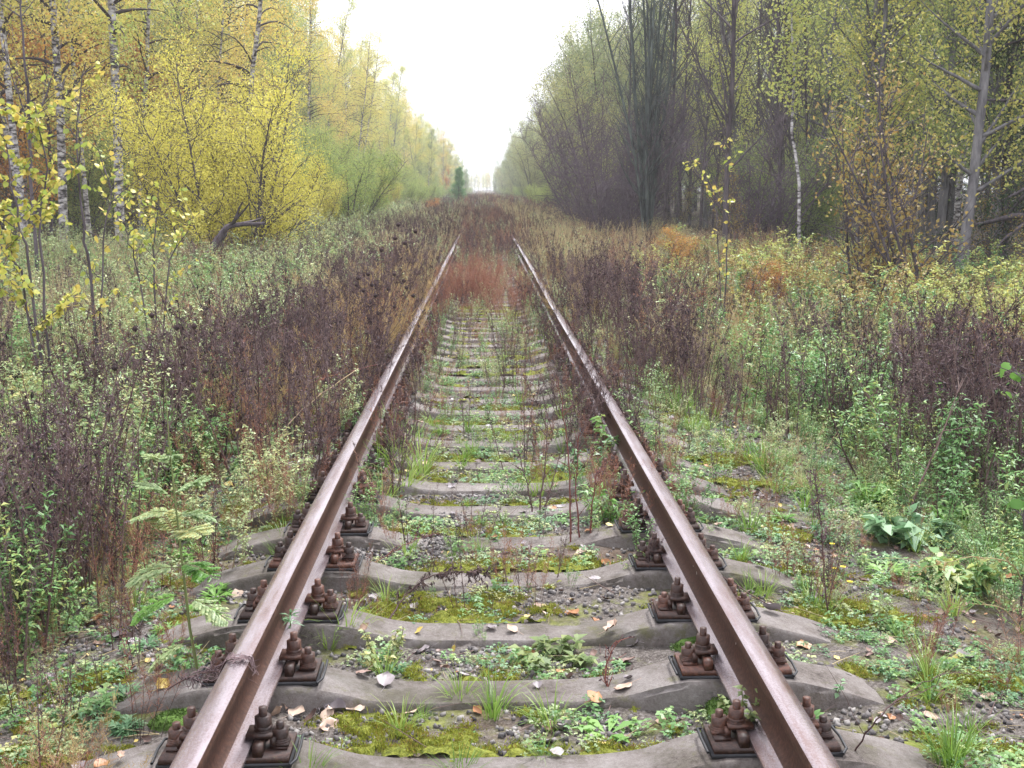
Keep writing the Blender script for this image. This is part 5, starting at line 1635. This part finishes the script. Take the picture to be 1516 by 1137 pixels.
q = on_ground(925, 775, .02)
narrow_plant("leafy_herb", "lush narrow leaved green plant growing over the inside of the rail", (q.x, q.y, .0), 14, .30, .085, M['fresh'], .7)
q = on_ground(905, 690, .02)
narrow_plant("nettle", "green nettle standing against the rail", (q.x, q.y, .0), 6, .42, .06, M['weed_green'], .25, "plant", .5)
q = on_ground(870, 700, .02)
narrow_plant("leafy_herb", "pale nettle like herb on the track side of the nettle", (q.x, q.y, .0), 5, .34, .05, M['bluegreen'], .3, "plant", .5)
narrow_plant("seedling", "small blue green sprout growing in the foot of the rail", (-GAUGE_X + .045, on_ground(418, 930, .14).y, RAIL_TOP - .155), 3, .09, .05, M['bluegreen'], .5, "plant")
q = on_ground(570, 985, .02)
narrow_plant("seedling", "young plant with lobed pale leaves on the near edge of a sleeper", (q.x, q.y, .02), 8, .15, .028, M['weed_pale'], .6, "plant", .7)
q = on_ground(820, 985, .0)
narrow_plant("leafy_herb", "low green jagged herb in the gap before the clean pale sleeper", (q.x, q.y, .0), 9, .15, .06, M['green_leaf'], 1.1, "plant", .45)
q = on_ground(1040, 1035, .0)
narrow_plant("clover", "pale trefoil clover cluster by the inner bolts", (q.x, q.y, .0), 14, .13, .026, M['bluegreen'], .9, "plant", .7)
q = on_ground(1178, 1128, .0)
narrow_plant("clover", "dark clover sprig growing against the rail web at the photo bottom", (GAUGE_X - .06, q.y, RAIL_TOP - .17), 7, .10, .026, M['green_leaf'], .8, "plant", .7)
q = on_ground(1215, 1040, .0)
narrow_plant("clover", "pale clover on the outer side of the rail", (q.x, q.y, .0), 8, .13, .026, M['bluegreen'], .7, "plant", .7)
t_ = thing("dandelion", "flat pale green dandelion leaves beside an orange moss strip", "plant", on_ground(900, 1088, .01))
for a in (3.0, 2.3, 3.8, .4, 5.3, 1.2):
    bb = MB(); d = np.array([math.cos(a), math.sin(a), .35])
    Lr = rng.uniform(.10, .15)
    n = 7
    bb.leaves([d * .01], [d], [[0, 0, 1.0]], Lr, .032, 0, [.6 + .3 * rng.random()], .2)
    for u in (.35, .55, .75):
        for sg in (-1, 1):
            sd = np.cross(d, [0, 0, 1.0]) * sg
            bb.leaves([d * Lr * u + [0, 0, -.1 * Lr * u]], [sd - d * .3], [[0, 0, 1.0]], .03, .016, 0, [.7], .1)
    obj("leaf", bb.mesh("dandelion_leaf", [M['fresh']]), t_)

# moss cushions by the rail
def cushion(px, py, rx, ry, h, label):
    p = on_ground(px, py, .02); b = MB()
    m, n = 9, 20
    u = np.linspace(0, 1, m)[:, None]; a = np.linspace(0, 2 * np.pi, n, endpoint=False)[None, :]
    wob = 1 + .15 * np.sin(a * 3 + px) + .08 * np.sin(a * 5)
    Xc = u * rx * np.cos(a) * wob; Yc = u * ry * np.sin(a) * wob
    Zc = h * np.sqrt(np.clip(1 - u ** 2.2, 0, 1)) * (.8 + .5 * vnoise(Xc + p.x, Yc + p.y, .03, 7)) - .02 + 0 * a
    i = np.arange(m - 1)[:, None] * n; j = np.arange(n)[None, :]; k = (j + 1) % n
    b.add(np.stack([Xc, Yc, Zc], -1).reshape(-1, 3), np.stack([i + j, i + n + j, i + n + k, i + k], -1).reshape(-1, 4))
    nn = 900
    q_ = rng.random(nn) ** .5; az = rng.random(nn) * 6.28
    c = np.stack([q_ * rx * np.cos(az), q_ * ry * np.sin(az), 0 * az], 1)
    c[:, 2] = h * np.sqrt(np.clip(1 - q_ ** 2.2, 0, 1)) * .95 - .018
    b.leaves(c, unit(nn) * .7 + [0, 0, .7], unit(nn), .012, .004, 0)
    o = obj("moss_cushion", b.mesh("moss_cushion", [M['moss_dark']], True), None, (p.x, p.y, float(gz(p.x, p.y))))
    tag(o, label, "moss", "green moss cushions")


cushion(1032, 962, .10, .09, .05, "deep green moss cushion under the inside of the rail")
cushion(1064, 1046, .06, .12, .06, "dark green moss cushion between the two nearest inner fastenings")
cushion(1095, 1118, .12, .07, .055, "bright green moss cushion at the bottom edge against the rail foot")
cushion(1030, 1125, .07, .05, .035, "yellow green moss bump by the lowest inner bolts")
cushion(200, 1040, .08, .05, .03, "green moss patch beyond the rail near the feathery plant")
cushion(262, 1075, .09, .08, .05, "leafy green cushion against the outside of the rail near the bottom")

# dry seed head lying over the rail
t_ = thing("dry_seed_head", "curled brown dry seed head lying across the head of the rail", "weed", (-GAUGE_X, on_ground(350, 985, RAIL_TOP).y, RAIL_TOP))
b = MB()
T = polyline((-.22, .06, -.10), (1, -.1, .75), .30, 8, .05, -1.3)
b.tube(T, np.linspace(.003, .001, 9), 4, 0, .3)
for k in range(120):
    u = rng.uniform(.2, 1) * 7.99; j = int(u); p0 = T[j] + (T[j + 1] - T[j]) * (u - j)
    Q = polyline(p0, unit(1)[0] + np.array([.3, -.1, .1]), rng.uniform(.03, .085), 5, .55, -.2)
    Q[:, 2] = np.maximum(Q[:, 2], .003 - np.clip(np.abs(Q[:, 0]) - .035, 0, 1) * 2)
    b.tube(Q, [.0010, .0013, .0014, .0012, .0010, .0005], 4, 1, rng.random())
obj("stem", b.mesh("dry_seed_head", [M['stem_brown'], M['dead_purple']]), t_)


# twigs and long stalks
def stalk(name, label, pts, r0, mat, cat="stalk", side=0, leafy=None, group="long bare stalks", side_len=.18):
    P = [np.array(p) for p in pts]; o = P[0]
    e = thing(name, label, cat, o, group)
    # smooth the run of points
    t = np.arange(len(P)); tt = np.linspace(0, len(P) - 1, len(P) * 5)
    Q = np.stack([np.interp(tt, t, [p[i] for p in P]) for i in range(3)], 1)
    for _ in range(3):
        Q[1:-1] = Q[1:-1] * .5 + (Q[:-2] + Q[2:]) * .25
    Q = Q + rng.normal(0, .0025, Q.shape) - o
    b = MB(); b.tube(Q, np.linspace(r0, r0 * .3, len(Q)), 5, 0, .3)
    lm = MB()
    for k in range(side):
        u = rng.uniform(.15, .98) * (len(Q) - 1.01); j = int(u); p0 = Q[j] + (Q[j + 1] - Q[j]) * (u - j)
        d = (Q[j + 1] - Q[j]); d = d / (np.linalg.norm(d) + 1e-9) + rng.normal(0, .6, 3) * [1, 1, .8]
        B = polyline(p0, d, rng.uniform(.4, 1.2) * side_len, 4, .12, .1)
        b.tube(B, np.linspace(r0 * .45, r0 * .15, 5), 3, 0, rng.random())
        if leafy:
            n = leafy[1]; uu = rng.random(n) * 3.99; ki = uu.astype(int)
            lm.leaves(B[ki] + (B[ki + 1] - B[ki]) * (uu - ki)[:, None], unit(n) * .6 + [0, 0, leafy[3]], unit(n), leafy[2] * rng.uniform(.6, 1.2, n), leafy[2] * leafy[4], 0, None, .3)
    obj("stem", b.mesh(name + "_stem", [mat], True), e)
    if lm.v:
        obj("leaves", lm.mesh(name + "_leaves", [leafy[0]]), e)
    return e


q = on_ground(640, 682, .02); Yq = q.y
stalk("fallen_twig", "long fallen twig across the track with black leaves hanging from it", [at(625, 690, Yq + .05), at(680, 682, Yq), at(740, 679, Yq - .02), at(800, 683, Yq), at(862, 686, Yq + .05)], .005, M['stem_brown'], "twig", 30, (M['dead_leaf'], 8, .028, -.9, .3), "fallen twigs", .10)
stalk("withered_spray", "withered arching spray with nearly black hanging leaves lying over two sleepers", [on_ground(570, 925, .03), at(600, 880, 4.55), at(640, 850, 4.6), at(690, 845, 4.65), at(735, 850, 4.7)], .004, M['stem_brown'], "weed", 34, (M['dead_leaf'], 11, .026, -.9, .32), "withered sprays", .10)
stalk("withered_spray", "thin brown dry spray reaching from the bolts toward the buried sleeper", [on_ground(500, 870, .03), at(560, 830, 5.0), at(610, 800, 5.1), at(650, 790, 5.2)], .003, M['stem_red'], "weed", 16, (M['dead_purple'], 6, .02, .2, .4), "withered sprays", .12)
for k, (x0, y0, x1, y1, lab) in enumerate(((790, 768, 768, 668, "thin dark stalk leaning toward the willow side in mid track"), (797, 768, 812, 600, "thin dark stalk rising straight from the sleeper in mid track"), (801, 768, 832, 660, "short dark stalk leaning toward the nettle in mid track"),
                                           (845, 812, 826, 560, "tallest reddish bare stalk in mid track before the rail"), (858, 808, 858, 640, "upright reddish stalk beside the tallest bare one"), (872, 806, 884, 690, "short reddish stalk nearest the narrow leaved plant"), (905, 1035, 912, 948, "single thin dry stalk standing on the clean pale sleeper"))):
    q = on_ground(x0, y0, .01); e = at(x1, y1, q.y + .1)
    mid = (Vector(q) + Vector(e)) / 2 + Vector((rng.normal(0, .02), 0, 0))
    stalk("bare_stalk", lab, [q, mid, e], .005, M['stem_brown' if k < 3 else 'stem_red'], "stalk", 12, (M['dead_purple'], 4, .014, .2, .5), "bare stalks in mid track", .09)
q = on_ground(1340, 785, -.1); stalk("bare_sapling", "dark bare sapling leaning outward through the withered weeds", [q, at(1360, 720, q.y), at(1392, 650, q.y + .1), at(1425, 560, q.y + .3)], .008, M['stem_brown'], "sapling", 10, None, "bare saplings", .25)
q = on_ground(1276, 722, -.1); stalk("bare_sapling", "curved dark bare sapling leaning toward the rail before the withered weeds", [q, at(1250, 670, q.y), at(1226, 600, q.y + .1), at(1222, 520, q.y + .2)], .007, M['stem_brown'], "sapling", 12, None, "bare saplings", .22)
q = on_ground(1226, 918, -.03); stalk("bare_stalk", "knotted brown stalk standing at the sleeper ends outside the rail", [q, at(1220, 850, q.y), at(1216, 780, q.y + .05), at(1204, 690, q.y + .1)], .0045, M['stem_brown'], "stalk", 26, (M['dead_purple'], 7, .018, .1, .5), "long bare stalks", .07)
q = on_ground(1290, 960, -.02); stalk("fallen_twig", "thin black forked twig arching over the sleeper ends outside the rail", [on_ground(1030, 822, .05), at(1080, 862, q.y + .5), at(1140, 898, q.y + .3), at(1210, 925, q.y + .1), on_ground(1262, 940, .03)], .0035, M['stem_brown'], "twig", 9, None, "fallen twigs", .35)
stalk("fallen_twig", "thin forked twig lying low across the near sleeper end at the photo bottom", [on_ground(1255, 1128, .05), at(1300, 1060, 3.1), at(1350, 1020, 3.2), at(1420, 985, 3.4)], .003, M['stem_brown'], "twig", 8, None, "fallen twigs", .25)
stalk("bent_straw", "long pale straw stem bending in from the photo edge over green herbs", [on_ground(1530, 900, -.1), at(1500, 832, 4.5), at(1440, 824, 4.45), at(1390, 834, 4.4), at(1345, 850, 4.4)], .0032, M['straw'], "straw", 10, (M['tan_plume'], 6, .018, -.3, .4), "bent straws", .08)
stalk("bent_straw", "lower dry straw stem arching from the photo edge", [on_ground(1530, 960, -.1), at(1490, 900, 4.1), at(1440, 893, 4.1), at(1400, 905, 4.1)], .0028, M['straw'], "straw", 16, (M['weed_green'], 7, .02, .0, .4), "bent straws", .10)
stalk("fallen_stalk", "reddish dry stalk slanting from the rail down to the verge", [at(530, 545, 7.8), at(440, 610, 7.0), at(380, 690, 6.2), on_ground(330, 780, -.02)], .0035, M['stem_tan'], "stalk", 18, (M['rust_plume'], 8, .02, .1, .35), "leaning dry stalks", .16)
stalk("fallen_stalk", "second dry red stalk slanting low over the sleeper ends", [at(560, 540, 8.2), at(470, 560, 7.6), at(400, 610, 7.2), on_ground(340, 640, -.03)], .003, M['stem_red'], "stalk", 24, (M['rust_plume'], 9, .02, .1, .35), "leaning dry stalks", .2)
q = on_ground(940, 560, .0)
for k, (x1, y1, lab) in enumerate(((1020, 380, "dry brown branching weed leaning outward from the rail, its tallest branch"), (965, 395, "upright branch of dry brown weed beside the outward leaning one"), (1040, 430, "low branch of dry brown weed spreading outward"))):
    stalk("dry_branching_weed", lab, [q, at((q.x and 955), 500, q.y), at(x1 - 20, (500 + y1) / 2, q.y), at(x1, y1, q.y + .1)], .006, M['stem_brown'], "weed", 34, (M['rust_plume'], 8, .022, .3, .4), "dry branching weeds", .30)

# yellow flowers and grey green rosettes beyond the rail
for k, (px, py, lab) in enumerate(((1235, 842, "largest small yellow flower in the herbs beyond the sleeper ends"), (1248, 840, "second yellow flower right beside the largest one"), (1258, 862, "lowest yellow flower in the shoulder herbs"), (1232, 806, "pale yellow flower above the other three"))):
    q = on_ground(px, py + 26, -.02); e = thing("yellow_flower", lab, "flower", q, "small yellow flowers")
    tp = np.array(at(px, py, q.y)) - np.array(q)
    b = MB(); b.tube([(0, 0, 0), tp * .5 + [.004, 0, 0], tp], [.0015, .0012, .001], 4, 0, .6); obj("stem", b.mesh("flower_stem", [M['stem_green']]), e)
    b = MB(); n = 16; az = np.arange(n) * 2.4
    b.leaves(np.tile(tp, (n, 1)), np.stack([np.cos(az), np.sin(az), np.full(n, .35)], 1), np.tile([0, -.3, 1.0], (n, 1)), .016, .006, 0); obj("flower_head", b.mesh("flower_head", [M['petal']]), e)
for px, py, H, lf, mt, lab, wd in ((1290, 752, .16, .10, 'fresh', "bright green whorled herb in front of the bare saplings", .2), (1412, 770, .16, .09, 'fresh', "second bright green whorled herb farther from the rail", .2), (1236, 820, .14, .08, 'bluegreen', "blue green narrow leaved herb by the yellow flowers", .16),
                                   (1330, 812, .20, .11, 'bluegreen', "grey green broad leaved herb between the two whorled ones", .5), (1375, 800, .16, .09, 'bluegreen', "frosted lobed herb beside the dark sapling foot", .4), (1110, 600, .22, .09, 'fresh', "lush green herb patch outside the rail where weeds open", .3),
                                   (1140, 640, .16, .08, 'weed_green', "lower green herb before the lush patch", .35), (1090, 575, .2, .06, 'fresh', "pale green fine herb behind the lush patch", .15), (1420, 880, .2, .09, 'weed_green', "green herb under the bent straw stem", .4)):
    q = on_ground(px, py, -.08)
    narrow_plant("leafy_herb", lab, (q.x, q.y, float(gz(q.x, q.y))), 11, H, lf, M[mt], .7, "plant", wd)

# saplings with large leaves
def big_leaf_sapling(label, base, stems, n_leaf, lf, mat, name="leafy_sapling", br_len=.7, group="saplings with large leaves", woody='bark_dark'):
    e = thing(name, label, "sapling", base, group)
    b, l = MB(), MB(); o = np.array(base)
    for pts, r0 in stems:
        P = [np.array(p) - o for p in pts]; t = np.arange(len(P)); tt = np.linspace(0, len(P) - 1, len(P) * 4)
        Q = np.stack([np.interp(tt, t, [p[i] for p in P]) for i in range(3)], 1) + rng.normal(0, .008, (len(tt), 3))
        b.tube(Q, np.linspace(r0, r0 * .25, len(Q)), 6, 0, .3)
        for k in range(12):
            u = rng.uniform(.2, .99) * (len(Q) - 1.01); j = int(u); a = rng.random() * 6.28
            B = polyline(Q[j], (math.cos(a), math.sin(a), .75), br_len * rng.uniform(.4, 1.1), 4, .12, .1)
            b.tube(B, np.linspace(r0 * .35, .0012, 5), 4, 0, .3)
            n = max(1, rng.poisson(n_leaf / 12)); uu = rng.random(n) * 3.99; ki = uu.astype(int)
            c = B[ki] + (B[ki + 1] - B[ki]) * (uu - ki)[:, None]
            ax = np.stack([rng.normal(0, .6, n), rng.normal(0, .6, n), rng.normal(-.3, .4, n)], 1)
            l.broad(c, ax, unit(n) + [0, -.4, .4], lf * rng.uniform(.6, 1.2, n), lf * .72 * rng.uniform(.8, 1.1, n), 0)
    obj("stems", b.mesh("sapling_stems", [M[woody]], True), e)
    obj("foliage", l.mesh("sapling_leaves", [M[mat]]), e)


g = lambda x, y: Vector((x, y, float(gz(x, y)) - .05))
Y0 = 9.5; B0 = g(at(60, 420, Y0).x, Y0)
big_leaf_sapling("sapling with large yellow green leaves in front of the outermost birches", B0, [([B0, at(40, 380, Y0), at(20, 290, Y0), at(5, 190, Y0)], .014), ([B0, at(60, 350, Y0 + .2), at(70, 250, Y0 + .3), at(50, 150, Y0 + .4)], .013), ([B0, at(30, 400, Y0), at(-30, 330, Y0 - .2), at(-60, 230, Y0 - .3)], .012)], 420, .062, 'big_yellow')
Y1 = 10.5; B1 = g(at(140, 420, Y1).x, Y1)
big_leaf_sapling("thin dark stemmed sapling with few yellow leaves next to the large leaved one", B1, [([B1, at(130, 380, Y1), at(118, 290, Y1), at(112, 200, Y1), at(125, 90, Y1)], .016), ([B1, at(150, 370, Y1), at(165, 280, Y1), at(140, 210, Y1)], .010)], 70, .065, 'big_yellow', br_len=.55)
Y2 = 11; B2 = g(at(225, 420, Y2).x, Y2)
big_leaf_sapling("low sapling full of small bright yellow leaves before the spreading willow", B2, [([B2, at(228, 380, Y2), at(232, 320, Y2), at(240, 265, Y2)], .010), ([B2, at(200, 380, Y2), at(180, 330, Y2), at(170, 285, Y2)], .009), ([B2, at(250, 385, Y2), at(275, 345, Y2), at(290, 320, Y2)], .009)], 120, .055, 'big_yellow', br_len=.5)
Y3 = 20; B3 = g(at(55, 380, Y3).x, Y3)
big_leaf_sapling("tall bare dark sapling with fine forked stems before the orange bushes", B3, [([B3, at(45, 260, Y3), at(42, 140, Y3), at(30, 20, Y3), at(35, -80, Y3)], .035), ([at(44, 210, Y3), at(75, 120, Y3), at(92, 60, Y3)], .016), ([at(44, 190, Y3), at(20, 120, Y3), at(5, 60, Y3)], .014)], 14, .08, 'big_yellow', br_len=1.2, group="bare saplings by the birches")
Y4 = 13.5; B4 = g(at(1075, 380, Y4).x, Y4)
big_leaf_sapling("slender sapling with sparse pale yellow leaves before the tall bare tree", B4, [([B4, at(1076, 330, Y4), at(1078, 270, Y4), at(1074, 205, Y4)], .010), ([B4, at(1060, 310, Y4), at(1040, 270, Y4), at(1022, 246, Y4)], .007)], 40, .058, 'big_yellow', br_len=.26)
Y5 = 4.6; B5 = g(at(1530, 700, Y5).x, Y5)
big_leaf_sapling("sapling with broad fresh green leaves at the photo edge by the withered weeds", B5, [([B5, at(1530, 640, Y5), at(1520, 580, Y5), at(1508, 535, Y5)], .006)], 22, .06, 'fresh', br_len=.14)

# rusty leaved oak-like saplings and the grey log by the willow
for k, (px, Yk, s, lab) in enumerate(((1000, 22, .75, "low red brown bush in the dry grass beside the grey stem clump"), (1130, 17, .55, "small orange red bush at the foot of the slim white birch"), (640, 75, .8, "orange bush far along the line by the small spruce"))):
    x = at(px, 320, Yk).x
    plant_tree("rowan_tree", x, Yk, lab, "orange bushes", (s * .36, s * .36, s * .2))
Yl = 24
stalk("fallen_log", "grey broken log sticking up from the foot of the spreading willow", [at(300, 392, Yl), at(325, 352, Yl), at(338, 333, Yl), at(392, 331, Yl - .3)], .11, M['bark_dark'], "log", 5, None, "fallen logs", .8)
